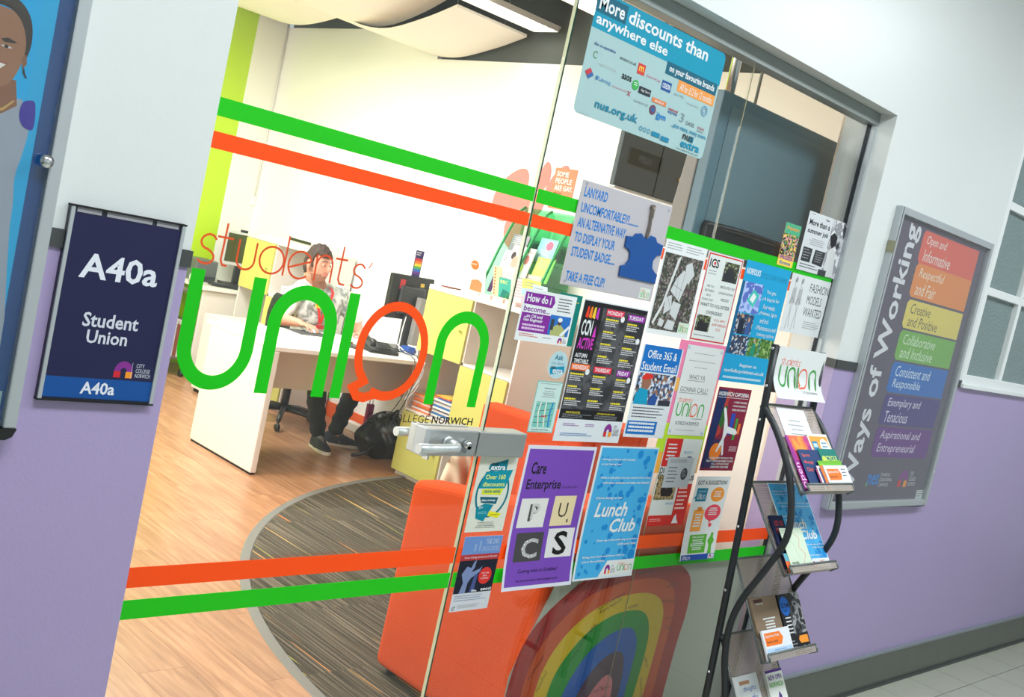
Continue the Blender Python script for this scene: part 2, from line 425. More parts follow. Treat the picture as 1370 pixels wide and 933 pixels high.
# the students' union lettering: centre-line strokes in a shared x/z frame (metres, as on the glass)
def arc(cx, cz, rx, rz, a0, a1, n=28): return [(cx + rx * cos(radians(a0 + (a1 - a0) * k / n)), cz + rz * sin(radians(a0 + (a1 - a0) * k / n))) for k in range(n + 1)]
S_PTS = [(.95, .85), (.75, .97), (.45, 1), (.15, .88), (.08, .7), (.25, .55), (.6, .47), (.9, .32), (.92, .15), (.7, .02), (.35, 0), (.03, .1)]
def s_curve(x0, x1, z0, z1): return [(x0 + (x1 - x0) * p[0], z0 + (z1 - z0) * p[1]) for p in [(q.x, q.y) for q in smooth_path([(a, b, 0) for a, b in S_PTS], 5)]]
GREEN = (8, 182, 6); ORNG = (238, 78, 8)
BIG = [('U', [(1.088, 1.390)] + arc(1.161, 1.235, .073, .0795, 180, 360) + [(1.234, 1.391)], .031, 0),
       ('n', [(1.288, 1.140)] + arc(1.3625, 1.299, .0745, .075, 180, 0) + [(1.437, 1.140)], .033, 0),
       ('i', [(1.487, 1.389), (1.487, 1.140)], .030, 0),
       ('o', [(1.595, 1.154)] + arc(1.629, 1.264, .0985, .111, 251, 570, 36)[:] + [(1.562, 1.186), (1.533, 1.169), (1.549, 1.149), (1.572, 1.146), (1.595, 1.154)], .023, 1),
       ('n', [(1.777, 1.140)] + arc(1.852, 1.298, .075, .075, 180, 0) + [(1.927, 1.140)], .031, 0)]
THIN = [('s', [s_curve(1.079, 1.117, 1.403, 1.463)]), ('t', [[(1.134, 1.492), (1.132, 1.415), (1.137, 1.405), (1.148, 1.404)], [(1.116, 1.462), (1.153, 1.462)]]),
        ('u', [[(1.168, 1.464)] + arc(1.189, 1.424, .021, .021, 180, 360, 16) + [(1.210, 1.463)]]),
        ('d', [arc(1.2515, 1.432, .030, .029, 0, 360, 32), [(1.285, 1.490), (1.284, 1.403)]]),
        ('e', [[(1.297, 1.424), (1.350, 1.443)], arc(1.324, 1.432, .030, .030, 24, 315, 28)]),
        ('n', [[(1.366, 1.403), (1.364, 1.463)], [(1.366, 1.440)] + arc(1.3875, 1.441, .021, .022, 165, 0, 16) + [(1.409, 1.403)]]),
        ('t', [[(1.431, 1.490), (1.430, 1.415), (1.436, 1.405), (1.450, 1.404)], [(1.414, 1.4605), (1.447, 1.4605)]]),
        ('s', [s_curve(1.466, 1.501, 1.402, 1.457)]), ('apostrophe', [[(1.517, 1.466), (1.509, 1.451)]])]
def union_logo(pr, u0, v0, u1, v1, wscale=1.0, green=(70, 160, 70), orange=(226, 96, 50), small=True):
    x0, x1, z0, z1 = 1.072, 1.945, 1.139, 1.492
    k = (u1 - u0) * pr.w / (x1 - x0)
    f = lambda p: (u0 + (u1 - u0) * (p[0] - x0) / (x1 - x0), v1 - (v1 - v0) * (p[1] - z0) / (z1 - z0))
    for nm, pts, wd, c in BIG: pr.stroke([f(p) for p in pts], wd * k * 0.8 * wscale, orange if c else green)
    for nm, ps in THIN:
        for pts in ps: pr.stroke([f(p) for p in pts], .0065 * k * wscale, orange)
    if small: pr.text('CITY COLLEGE NORWICH', u0 + (u1 - u0) * .6, v1 + (v1 - v0) * .05, u1, v1 + (v1 - v0) * .12, (70, 70, 70))
# ================================================================== THE SETTING
H = 3.30
b = B()
for z0, z1, m in ((0, 1.413, 1), (1.413, H, 0)): b.box(-2.5, 1.017, 0, 0.2, z0, z1, m)
b.box(1.017, 3.627, 0, 0.2, 2.335, H, 0)
for z0, z1, m in ((0, 1.413, 1), (1.413, H, 0)): b.box(3.627, 4.80, 0, 0.2, z0, z1, m)
b.box(4.80, 6.86, 0, 0.2, 0, 1.413, 1); b.box(4.80, 6.86, 0, 0.2, 2.95, H, 0)
for z0, z1, m in ((0, 1.413, 1), (1.413, H, 0)): b.box(6.86, 9.0, 0, 0.2, z0, z1, m)
wall_front = struct(b, 'wall_front', [WHITE_P, PURP_P])
b = B(); b.box(-2.5, 1.020, -0.006, 0.0, 1.397, 1.430); struct(b, 'trim_1', TRIM_D)
b = B(); b.box(3.622, 4.795, -0.006, 0.0, 1.397, 1.430); b.box(3.621, 3.627, -0.006, 0.075, 1.397, 1.430); struct(b, 'trim_2', TRIM_D)
# corridor skirting
b = B(); b.box(3.627, 9.0, -0.014, 0, 0, 0.158, 0); b.box(3.627, 9.0, -0.018, 0, 0.158, 0.168, 1); b.box(3.627, 9.0, -0.024, -0.014, 0, 0.012, 2)
struct(b, 'baseboard_front', [BASE_D, BASE_T, TRIM_D])
b = B(); b.box(-2.5, 1.017, -0.014, 0, 0, 0.158, 0); b.box(-2.5, 1.017, -0.018, 0, 0.158, 0.168, 1); struct(b, 'baseboard_left', [BASE_D, BASE_T])
# corridor far side, ceiling and floor
OPP = mat('corridor_opposite_paint', (200, 206, 204), 0.6)
b = B(); b.box(-2.5, 9, -3.12, -3.0, 0, H, 0); struct(b, 'wall_opposite', [OPP])
b = B(); b.box(-2.62, -2.5, -3.12, 0.2, 0, H, 0); struct(b, 'wall_end', [OPP])
b = B(); b.box(-2.62, 9, -3.12, 0.2, H, H + 0.1, 0); struct(b, 'ceiling_corridor', [mat('corridor_ceiling', (206, 208, 204), 0.8)])
# corridor floor: grout bed with single tiles
b = B(); b.box(-2.62, 9, -3.12, 0.2, -0.05, -0.003, 0)
floor_c = struct(b, 'floor_corridor', [GROUT])
TP = 0.3135
def tile_mesh(w, d):
    t = B(); g = 0.0022; t.box(g, w - g, -d + g, -g, -0.003, 0.0, 0)
    me = bpy.data.meshes.new('tile'); me.from_pydata(t.v, [], t.f); me.materials.append(TILE); me.update(); return me
full = tile_mesh(TP, TP); part = tile_mesh(TP, 0.196)
X0 = 4.714 - 17 * TP
for j in range(8):
    for i in range(30):
        x = X0 + i * TP
        if j > 4 and i > 21: continue
        o = bpy.data.objects.new('tile', part if j == 0 else full); COL.objects.link(o); o.parent = floor_c
        o.location = (x, 0 if j == 0 else -0.196 - (j - 1) * TP, 0)
# frosted corridor window
WF = mat('window_frame_white', (226, 230, 230), 0.4)
def frosted():
    m = bpy.data.materials.new('reeded_glass'); m.use_nodes = True; nt = m.node_tree; p = nt.nodes['Principled BSDF']
    p.inputs['Base Color'].default_value = lin((120, 138, 138)); p.inputs['Roughness'].default_value = 0.22
    tc = nt.nodes.new('ShaderNodeTexCoord'); n = nt.nodes.new('ShaderNodeTexVoronoi'); n.inputs['Scale'].default_value = 95
    nt.links.new(tc.outputs['Object'], n.inputs['Vector']); bp = nt.nodes.new('ShaderNodeBump'); bp.inputs['Strength'].default_value = 0.7; bp.inputs['Distance'].default_value = 0.004
    nt.links.new(n.outputs['Distance'], bp.inputs['Height']); nt.links.new(bp.outputs[0], p.inputs['Normal']); return m
FG = frosted()
b = B(); xs = [4.80, 5.27, 5.80, 6.33, 6.86]; zs = [1.413, 1.845, 2.235, 2.60, 2.95]
b.box(4.80, 6.86, 0.0, 0.07, 1.413, 1.458); b.box(4.80, 6.86, 0.0, 0.07, 2.905, 2.95)
for x in (4.80, 6.815): b.box(x, x + 0.045, 0.001, 0.069, 1.42, 2.94)
for x in xs[1:-1]: b.box(x - 0.018, x + 0.018, 0.006, 0.06, 1.45, 2.91)
for z in zs[1:-1]: b.box(4.84, 6.82, 0.008, 0.058, z - 0.018, z + 0.018)
b.box(4.79, 6.87, -0.02, -0.0005, 1.398, 1.418)
win = struct(b, 'window_3', WF, bevel=0.003)
for i in range(4):
    for j in range(4):
        p = B(); p.box(xs[i] + 0.02, xs[i + 1] - 0.02, 0.03, 0.036, zs[j] + 0.02, zs[j + 1] - 0.02); p.build('pane', FG, win)

# ---- office shell
XR, YB = 4.95, 6.36
b = B()
b.box(XR, XR + 0.1, 0.2, 4.3, 0, 2.79, 0); b.box(XR, XR + 0.1, 4.3, YB, 0, 3.0, 0); b.box(XR + 0.04, XR + 0.1, 0.2, YB, 2.79, 3.5, 1)
wr = struct(b, 'wall_right', [ROOM_W, VOID])
b = B(); b.box(XR - 0.3, XR, YB, YB + 0.1, 0, 3.03, 0); b.box(-0.5, XR - 0.3, YB, YB + 0.1, 0, 3.03, 1); b.box(-0.5, XR, YB + 0.03, YB + 0.1, 3.03, 3.5, 2)
struct(b, 'wall_back', [CREAM, ROOM_L, VOID])
b = B(); b.box(-0.6, -0.5, 0.2, YB, 0, 3.5, 0); struct(b, 'wall_left', [ROOM_W])
b = B(); b.box(-0.5, 1.017, 0.2, 0.21, 0, H, 0); b.box(3.627, XR, 0.2, 0.21, 0, H, 0); b.box(-0.5, XR, 0.2, 0.21, H, 3.5, 0); struct(b, 'wall_inner', [BEIGE])
b = B(); b.box(-0.6, XR + 0.1, 0.2, YB + 0.1, 3.5, 3.6, 0); struct(b, 'ceiling', [VOID])
b = B(); b.box(XR - 0.012, XR, 0.21, YB, 0, 0.11, 0); struct(b, 'baseboard_right', ORANGE_B)
WOOD = wood_mat(); CARP = carpet_mat()
b = B(); b.box(-0.6, XR + 0.05, 0.0, YB + 0.05, -0.05, -0.0025, 0); floor_o = struct(b, 'floor', [mat('floor_screed', (120, 84, 56), 0.8)])
pw, pl = 0.182, 1.22
def plank_mesh(d):
    t = B(); t.box(0.0006, pw - 0.0006, 0.0006, d - 0.0006, -0.0025, 0, 0)
    me = bpy.data.meshes.new('plank'); me.from_pydata(t.v, [], t.f); me.materials.append(WOOD); me.update(); return me
pm = {}
for i in range(22):
    x = XR - (i + 1) * pw; y = 0.2 - ((i * 0.43) % 1.0) * pl
    while y < YB:
        a = max(y, 0.12); e = min(y + pl, YB)
        if e - a > 0.03:
            k = round(e - a, 3)
            if k not in pm: pm[k] = plank_mesh(k)
            o = bpy.data.objects.new('plank', pm[k]); COL.objects.link(o); o.parent = floor_o; o.location = (x, a, 0)
        y += pl

# ---- curved white ceiling canopies
CAN = mat('ceiling_canopy_white', (246, 240, 230), 0.7)
def canopy(pts, x0, x1, name='ceiling_canopy', label='', tilt=0.0, axis='y'):
    """pts: (run, z) wave; run along y (or x), extruded over x0..x1"""
    t = B(); q = [(p.x, p.y) for p in smooth_path([(a, c, 0) for a, c in pts], 6)]; th = 0.02; n = len(q)
    vs = []
    for (a, z) in q:
        for dz in (0, th):
            vs += [(x0, a, z + dz), (x1, a, z + dz + tilt)] if axis == 'y' else [(a, x0, z + dz), (a, x1, z + dz + tilt)]
    fs = []
    for i in range(n - 1):
        k = i * 4; l = k + 4; fs += [(k, k + 1, l + 1, l), (k + 2, l + 2, l + 3, k + 3), (k, l, l + 2, k + 2), (k + 1, k + 3, l + 3, l + 1)]
    fs += [(0, 2, 3, 1), ((n - 1) * 4, (n - 1) * 4 + 1, (n - 1) * 4 + 3, (n - 1) * 4 + 2)]
    t.add(vs, fs, 0, True)
    o = t.build(name, CAN); tag(o, label, 'ceiling panel', 'curved canopies under the office ceiling')
    md = o.modifiers.new('es', 'EDGE_SPLIT'); md.split_angle = radians(50)
    for (a, z) in (q[3], q[-4]):
        for x in (x0 + 0.1, x1 - 0.1):
            w = B(); pp = (x, a) if axis == 'y' else (a, x); w.cyl((pp[0], pp[1], z + th), (pp[0], pp[1], 3.5), 0.002, n=5); w.build('hanging_wire', ALU, o)
    return o
canopy([(4.72, 3.12), (5.15, 2.99), (5.6, 2.93), (5.95, 2.95), (6.25, 3.02)], 3.1, 4.62, label='white curved ceiling canopy at the far corner over the lime wall')
canopy([(3.5, 3.12), (3.85, 2.97), (4.25, 2.87), (4.65, 2.88), (5.0, 2.98)], 3.0, 4.42, label='second white curved ceiling canopy, in front of the far corner one')
canopy([(3.40, 2.955), (3.7, 2.87), (4.1, 2.80), (4.5, 2.85), (4.95, 3.03)], 4.30, 4.93, label='white sagging ceiling canopy against the right wall')
canopy([(2.0, 3.2), (2.4, 3.06), (2.8, 3.0), (3.1, 3.04), (3.35, 3.14)], 2.8, 4.3, label='white curved ceiling canopy in front of the bright ceiling lights')
canopy([(0.35, 3.06), (0.8, 2.93), (1.3, 2.88), (1.8, 2.94), (2.15, 3.02)], 3.0, 4.86, label='white curved ceiling canopy above the wall screen')
for (x, y, sx, sy, rz) in ((4.55, 3.20, 0.72, 0.24, 0.0), (4.46, 2.36, 0.5, 0.26, 0.0)):
    t = thing('ceiling_light', 'bright louvred fluorescent ceiling light ' + ('between the wall-side canopies' if sx > 0.6 else 'above the top of the glass joint'), 'light', (x, y, 3.0))
    a = B(); a.box(x - sx / 2, x + sx / 2, y - sy / 2, y - sy / 2 + 0.012, 2.985, 3.005); a.box(x - sx / 2, x + sx / 2, y + sy / 2 - 0.012, y + sy / 2, 2.985, 3.005)
    a.box(x - sx / 2, x - sx / 2 + 0.012, y - sy / 2, y + sy / 2, 2.985, 3.005); a.box(x + sx / 2 - 0.012, x + sx / 2, y - sy / 2, y + sy / 2, 2.985, 3.005); a.box(x - sx / 2, x + sx / 2, y - sy / 2, y + sy / 2, 3.005, 3.02)
    a.build('frame', mat('light_housing', (230, 230, 225), 0.5), t)
    a = B(); a.box(x - sx / 2 + 0.014, x + sx / 2 - 0.014, y - sy / 2 + 0.014, y + sy / 2 - 0.014, 2.996, 3.0); a.build('diffuser', emit('tube_glow', (255, 250, 240), 9.0), t)
    a = B(); n = int(sx / 0.06)
    for i in range(n): q = x - sx / 2 + 0.02 + (sx - 0.04) * i / n; a.box(q, q + 0.003, y - sy / 2 + 0.012, y + sy / 2 - 0.012, 2.985, 2.995)
    a.build('louvre', mat('light_housing', (230, 230, 225), 0.5), t)

# ---- glass front
GY0, GY1 = 0.085, 0.095
def pane(par, x0, x1, z0=0.012, z1=2.292):
    p = B(); p.box(x0, x1, GY0, GY1, z0, z1); return p.build('pane', GLASS, par)
door = thing('door_1', 'frameless glass door with aluminium lock and lever handles', None, (1.02, 0.09, 0.0), kind='structure')
pane(door, 1.022, 1.9875)
b = B(); b.box(1.9876, 1.9890, GY0 - 0.0005, GY1, 0.012, 2.292, 0); b.box(1.9890, 1.9945, GY0 - 0.0003, GY1, 0.012, 2.292, 1); b.build('glass_edge', [GPALE, GEDGE], door)
b = B(); b.box(1.785, 1.957, 0.062, 0.1, 1.012, 1.082); b.build('lock_plate', ALU, door, bevel=0.003)
b = B(); b.box(1.772, 1.950, 0.1, 0.128, 1.010, 1.084); b.build('inner_lock_plate', ALU, door, bevel=0.003)
b = B(); b.box(1.770, 1.7875, 0.060, 0.101, 1.011, 1.083); b.build('plate_edge', ALU_F, door, bevel=0.002)
LEV = mat('lever_aluminium', (206, 212, 214), 0.32, metal=0.55)
def lever(y0, y1, xe, name):
    z = 1.050; xb = 1.850; s_ = 1 if y1 > y0 else -1
    P_ = [(xb, y0, z)] + [(xb, y0 + (y1 - y0) * .55, z)] + [(xb - .026 + .026 * cos(radians(a)), y1 - s_ * .026 + s_ * .026 * sin(radians(a)), z - .002) for a in (15, 35, 55, 75, 90)] + [(xe + .06, y1, z - .004), (xe, y1, z - .005)]
    L = B(); L.tube(P_, 0.0122, n=16); L.build(name, LEV, door)
    L = B(); L.lathe([(0.0, 0), (0.017, 0), (0.017, 0.006), (0.0, 0.006)], (xb, y0 - (0.006 if s_ < 0 else 0), z), ax='y'); L.build('lever_rose', LEV, door)
lever(0.062, 0.008, 1.708, 'lever_handle'); lever(0.128, 0.172, 1.768, 'lever_handle')
b = B(); b.lathe([(0.0, 0), (0.0105, 0), (0.0105, 0.02), (0, 0.02)], (1.912, 0.042, 1.047), ax='y', n=16); b.box(1.9055, 1.9185, 0.042, 0.062, 1.026, 1.045); b.build('lock_cylinder', CHROME, door)
b = B(); b.box(1.9115, 1.9125, 0.0412, 0.0425, 1.0425, 1.0515); b.build('keyhole', SHADOWG, door)
b = B(); b.box(1.80, 1.806, 0.07, 0.09, 0.999, 1.011); b.build('latch_screw', CHROME, door)
w1 = thing('window_1', 'fixed glass panel beside the door carrying most of the posters', None, (1.996, 0.09, 0), kind='structure')
pane(w1, 1.997, 2.8174)
b = B(); b.box(1.962, 2.142, 0.062, 0.12, 1.012, 1.080); b.build('strike_plate', ALU, w1, bevel=0.003)
b = B(); b.box(2.8176, 2.8190, GY0 - 0.0004, GY0 + .002, 0.012, 2.292); b.build('glass_edge', mat('glass_joint_silicone', (136, 132, 104), .3), w1)
w2 = thing('window_2', 'fixed glass panel at the right end of the glass front', None, (2.82, 0.09, 0), kind='structure')
pane(w2, 2.8192, 3.607)
b = B(); b.box(3.607, 3.613, GY0 - 0.002, GY1 + 0.002, 0.0, 2.292, 1); b.box(3.613, 3.627, 0.066, 0.114, 0.0, 2.292, 0); b.build('side_channel', [ALU_F, mat('blue_black_seal', (24, 36, 48), 0.4)], w2)
b = B(); b.box(1.0175, 3.6265, 0.062, 0.118, 2.290, 2.3345); struct(b, 'trim_3', mat('head_rail_grey', (142, 150, 148), 0.4, metal=0.3), bevel=0.002)
b = B(); b.box(1.0175, 3.6265, 0.07, 0.11, 0.0, 0.011); struct(b, 'trim_4', ALU)

# ---- vinyl stripes and lettering on the glass
VG = mat('vinyl_green', GREEN, 0.35, trans=0.2); VO = mat('vinyl_orange', (236, 74, 0), 0.35, trans=0.2)
def stripe(z0, z1, col, cname, where):
    for (x0, x1, w) in ((1.024, 1.9872, 'on the glass door'), (1.9975, 3.606, 'on the fixed glass behind the posters')):
        s_ = B(); 
        s_.box(x0, x1, 0.0845, 0.08495, z0, z1); o = s_.build('vinyl_stripe', col)
        tag(o, '%s %s vinyl stripe %s' % (where, cname, w), 'stripe', None)
SG = mat('stripe_green', (26, 206, 12), 0.35, trans=0.25); SO = mat('stripe_orange', (255, 90, 4), 0.35, trans=0.25)
stripe(1.699, 1.736, SG, 'green', 'upper'); stripe(1.634, 1.668, SO, 'orange', 'upper')
stripe(0.708, 0.753, SO, 'orange', 'lower'); stripe(0.638, 0.681, SG, 'green', 'lower')
def glassP(x0, z1, w, h, y=0.0830, **k): return Print((x0, y, z1), (1, 0, 0), (0, 0, -1), (0, -1, 0), w, h, **k)
t = thing('vinyl_lettering', 'big green and orange vinyl lettering across the glass door', 'lettering', (1.5, 0.0845, 1.1))
gx0, gz1, gw, gh = 1.0, 1.5, 1.0, 0.5
def gl(): 
    p = glassP(gx0, gz1, gw, gh, y=0.0848, bg=None); return p
F = lambda q: ((q[0] - gx0) / gw, (gz1 - q[1]) / gh)
TH = mat('vinyl_orange_thin', (222, 78, 26), 0.4)
for nm, pts, wd, c in BIG:
    p = gl(); p.stroke([F(q) for q in pts], wd, VO if c else VG); p.build('letter', t)
for nm, ps in THIN:
    p = gl()
    for pts in ps: p.stroke([F(q) for q in pts], (.0046 if nm != 'apostrophe' else .0028), TH)
    p.build('letter', t)
VB = mat('vinyl_black', (30, 26, 26), 0.4)
for wd_, x0, x1, bo in (('CITY', 1.595, 1.648, -0.008), ('COLLEGE', 1.658, 1.792, -0.008), ('NORWICH', 1.802, 1.945, 0.025)):
    p = gl(); a = F((x0, 1.111)); c = F((x1, 1.091)); p.text(wd_, a[0], a[1], c[0], c[1], VB, bold=bo); p.build('word', t)
# ================================================================== POSTERS ON THE GLASS
K = (28, 28, 32); WH = (226, 230, 232); DG = (90, 92, 98); GR = (150, 152, 158); YE = (232, 216, 60)
def done(p, name, label, cat='poster', group=None):
    o = p.build(name); return tag(o, label, cat, group)
# large discount poster (rounded card)
TEAL = (0, 146, 178); DTEAL = (12, 96, 120)
p = glassP(2.055, 2.275, 0.600, 0.321, y=0.081, bg=None)
p.L = 0
h_ = 0.075; pts = []
for cx, cy, a0 in ((.97, .06, -90), (.97, .94, 0), (.03, .94, 90), (.03, .06, 180)):
    for k in range(7):
        a = radians(a0 + 15 * k); pts.append((cx + .03 * cos(a), cy + .06 * sin(a)))
p.poly(pts, (164, 194, 196)); p.lay(2)
p.poly(pts[:7] + [(1, .29), (0, .62)] + pts[21:], TEAL) if False else p.poly([q for q in pts[:7]] + [(1, .30), (0, .30)] + pts[21:], TEAL)
p.lay(2); p.rect(.0, .02, .21, .17, DTEAL); p.rect(.56, .29, .985, .40, DTEAL); p.rect(.675, .40, .985, .50, (232, 152, 72)); p.lay()
p.text('More', .02, .03, .195, .145, WH, bold=.03); p.text('discounts than', .225, .03, .855, .145, WH, bold=.03)
p.text('anywhere else', .02, .175, .545, .285, WH, bold=.03)
p.text('on your favourite brands', .585, .31, .965, .385, WH, bold=.03); p.text('All for £12 for 12 months', .695, .42, .965, .485, WH)
rowA = [('co-operative', .05, .17, (60, 90, 150)), ('amazon', .22, .31, (50, 50, 50))]
p.text('the co-operative', .04, .40, .19, .435, (70, 100, 150), bold=.02); p.text('amazon.co.uk', .225, .42, .345, .45, (60, 60, 60))
p.rect(.36, .41, .415, .50, (206, 60, 60)); p.lay(); p.text('m', .37, .43, .405, .475, (240, 190, 60), bold=.03); p.text('Superdrug', .43, .47, .54, .50, (206, 120, 160), shear=.3)
p.rect(.555, .46, .63, .545, (36, 84, 150)); p.lay(); p.text('ODEON', .562, .48, .623, .525, WH, bold=.02); p.text('Jack Wills', .66, .52, .74, .55, (150, 166, 176), shear=.3)
p.text('missguided', .77, .55, .87, .575, (170, 180, 186)); p.ring(.925, .57, .026, .048, .003, (90, 140, 180)); p.ring(.925, .57, .014, .026, .002, (90, 140, 180))
p.ring(.065, .50, .015, .03, .0025, (90, 150, 110), a0=.6, a1=5.6); p.text('NEW LOOK', .10, .545, .23, .57, (190, 200, 204)); p.text('asos', .265, .55, .335, .595, (40, 44, 48), bold=.03)
p.ell(.37, .60, .024, .043, (60, 170, 80)); p.lay(); p.stroke([(.358, .585), (.37, .578), (.383, .585)], .002, WH); p.stroke([(.36, .602), (.37, .596), (.381, .602)], .002, WH)
p.rect(.40, .59, .49, .65, (40, 48, 56)); p.lay(); p.text('App Store', .415, .605, .482, .635, WH); p.rect(.51, .635, .62, .675, (220, 130, 80)); p.lay(); p.text('student', .53, .643, .60, .667, WH)
p.text('national', .645, .66, .72, .685, (180, 70, 80), bold=.02); p.text('express', .645, .69, .72, .72, (80, 110, 160), bold=.02); p.text('3', .745, .665, .78, .745, (130, 150, 160))
p.text('OASIS', .80, .715, .87, .75, (80, 90, 96)); p.text('ticket', .90, .715, .96, .745, (170, 60, 80)); p.text('factory', .905, .75, .955, .775, (90, 60, 90))
p.poly([(.02, .655), (.05, .615), (.08, .665), (.05, .705)], (196, 60, 70)); p.lay(); p.poly([(.05, .705), (.035, .685), (.065, .642), (.08, .665)], (60, 100, 160)); p.rect(.097, .655, .112, .685, (60, 120, 180))
p.text('Labrang', .118, .655, .20, .695, (60, 130, 190)); p.text('crosscountry', .215, .675, .32, .695, (196, 110, 120)); p.text('x', .325, .67, .35, .71, (170, 50, 70)); p.text('WAREHOUSE', .38, .715, .49, .735, (140, 150, 158))
p.ell(.53, .74, .024, .042, (120, 60, 80)); p.lay(); p.ell(.53, .74, .016, .028, (60, 90, 140)); p.text('the', .565, .735, .59, .75, (60, 140, 200)); p.text('gym', .565, .755, .64, .81, (30, 130, 200), bold=.03)
p.text('...plus many, many more', .69, .775, .985, .825, (30, 140, 176), bold=.015)
p.text('nus.org.uk', .13, .835, .44, .925, (20, 130, 160), bold=.03); p.rect(.0, .0, .0, .0, WH)
for i in range(3): p.ring(.475 + i * .03, .93, .012, .02, .002, (30, 140, 176))
p.rect(.56, .915, .625, .955, (30, 130, 165)); p.rect(.635, .925, .70, .965, (30, 130, 165)); p.lines(.045, .985, .11, .99, 1, (120, 140, 144), ragged=False)
p.rect(.85, .835, .89, .885, (20, 130, 160)); p.lay(); p.text('nus', .80, .835, .885, .882, (40, 50, 56), bold=.02); p.text('extra', .795, .892, .955, .955, (0, 140, 176), bold=.03)
p.text('Your student discount card', .77, .968, .955, .985, (60, 70, 76))
done(p, 'discount_poster', 'large teal and pale blue discounts poster with rounded corners high on the glass', 'poster')
# lanyard acrylic board with a hanging badge clip
t = thing('lanyard_notice', 'clear frosted plastic notice with blue lettering about lanyards and a free clip', 'sign', (2.155, 0.08, 1.50))
ACR = mat('frosted_acrylic', (188, 184, 190), 0.25); 
b = B(); b.box(2.155, 2.567, 0.0795, 0.0835, 1.502, 1.793); b.build('board', ACR, t, bevel=0.0015)
p = glassP(2.155, 1.793, 0.412, 0.291, y=0.0793, bg=None); BL = (22, 120, 200)
for s_, u0, v0, u1 in (('LANYARD', .035, .055, .275), ('UNCOMFORTABLE???.........', .035, .205, .66), ('AN ALTERNATIVE WAY', .035, .345, .545), ('TO DISPLAY YOUR', .035, .485, .46), ('STUDENT BADGE.....', .035, .625, .50), ('TAKE A FREE CLIP!', .035, .86, .44)):
    p.text(s_, u0, v0, u1, v0 + .095, BL, bold=.045)
for u, v in ((.04, .03), (.96, .05), (.035, .965)): p.ell(u, v, .011, .016, (150, 152, 160))
p.build('print', t)
p = glassP(2.155 + .412 * .845, 1.793 - .291 * .875, 0.05, 0.032, y=0.0792, bg=(214, 224, 216)); union_logo(p, .08, .1, .92, .9, small=False, wscale=1.3); p.build('logo_sticker', t)
CLIP = mat('clip_blue', (16, 76, 148), 0.3)
b = B()
b.prism([(2.381, 1.675), (2.412, 1.678), (2.420, 1.688), (2.446, 1.693), (2.458, 1.684), (2.478, 1.684), (2.492, 1.694), (2.514, 1.692), (2.525, 1.679), (2.558, 1.675), (2.556, 1.643), (2.538, 1.640), (2.526, 1.622), (2.530, 1.602), (2.548, 1.590), (2.561, 1.586), (2.561, 1.557), (2.387, 1.557), (2.384, 1.588), (2.404, 1.594), (2.416, 1.610), (2.413, 1.630), (2.398, 1.640), (2.384, 1.642)], 0.0735, 0.0785)
b.build('badge_holder', CLIP, t, bevel=0.0015)
b = B(); b.tube(smooth_path([(2.470, .0765, 1.682), (2.472, .073, 1.715), (2.470, .0755, 1.745), (2.468, .0765, 1.775)], 4), [.008] * 4 + [.006] * 4 + [.011] * 5, n=8, flat=.4); b.cyl((2.468, .0785, 1.774), (2.468, .069, 1.774), .0075); b.build('bulldog_clip', mat('clip_metal', (150, 140, 132), 0.3, metal=0.8), t)
# oil and gas talk leaflet + teal card behind
p = glassP(2.170, 1.480, 0.094, 0.146, y=0.0838, bg=(0, 120, 112)); p.text('Open', .45, .12, .9, .17, YE); p.lines(.1, .4, .9, .42, 1, (200, 210, 120)); done(p, 'leaflet', 'teal leaflet mostly hidden behind the purple oil and gas talk flyer', 'leaflet')
p = glassP(2.029, 1.474, 0.212, 0.141); PU = (128, 42, 150)
p.poly([(.03, .06), (.56, .06), (.60, .18), (.56, .30), (.03, .29)], PU); p.rect(.03, .45, .97, .82, PU); p.lay()
p.text('How do I', .07, .09, .52, .24, WH, bold=.03); p.text('become...', .05, .315, .54, .425, PU, bold=.02); p.text('...an Oil and', .08, .475, .42, .54, WH, bold=.03); p.text('Gas Engineer', .08, .55, .44, .63, WH, bold=.03)
p.lines(.08, .665, .5, .80, 2, (220, 190, 225), fill=.6, seed=3, ragged=False)
p.rect(.57, .42, .97, .82, (40, 110, 190)); p.lay(); p.poly([(.62, .82), (.62, .68), (.72, .60), (.80, .60), (.9, .70), (.92, .82)], (170, 176, 110)); p.ell(.765, .545, .035, .065, (90, 60, 46)); p.lay(); p.ell(.765, .50, .045, .045, WH); p.rect(.60, .5, .66, .72, (60, 62, 70)); p.poly([(.8, .8), (.96, .58), (.97, .64), (.86, .82)], WH)
p.lines(.66, .08, .95, .38, 5, DG, seed=5); p.lines(.06, .855, .42, .93, 2, (200, 60, 60), seed=6); p.lines(.5, .88, .72, .93, 1, GR, seed=2); p.college(.80, .85, .97, .96)
done(p, 'flyer', 'purple and white flyer asking how to become an oil and gas engineer', 'flyer')
# round sticker
p = glassP(2.183, 1.318, 0.080, 0.080, bg=None); p.L = 0; p.ell(.5, .5, .5, .5, (176, 206, 214), n=32); p.lay()
p.text('Ask', .27, .14, .72, .33, (10, 110, 140), bold=.03); p.text('me about', .18, .38, .84, .50, (90, 140, 160)); p.poly([(.12, .62), (.86, .52), (.9, .74), (.2, .86)], (0, 140, 176)); p.lay(); p.text('nus', .18, .56, .4, .66, K, bold=.03); p.text('extra', .3, .63, .82, .80, WH, bold=.03)
done(p, 'sticker', 'round pale blue sticker under the purple flyer', 'sticker')
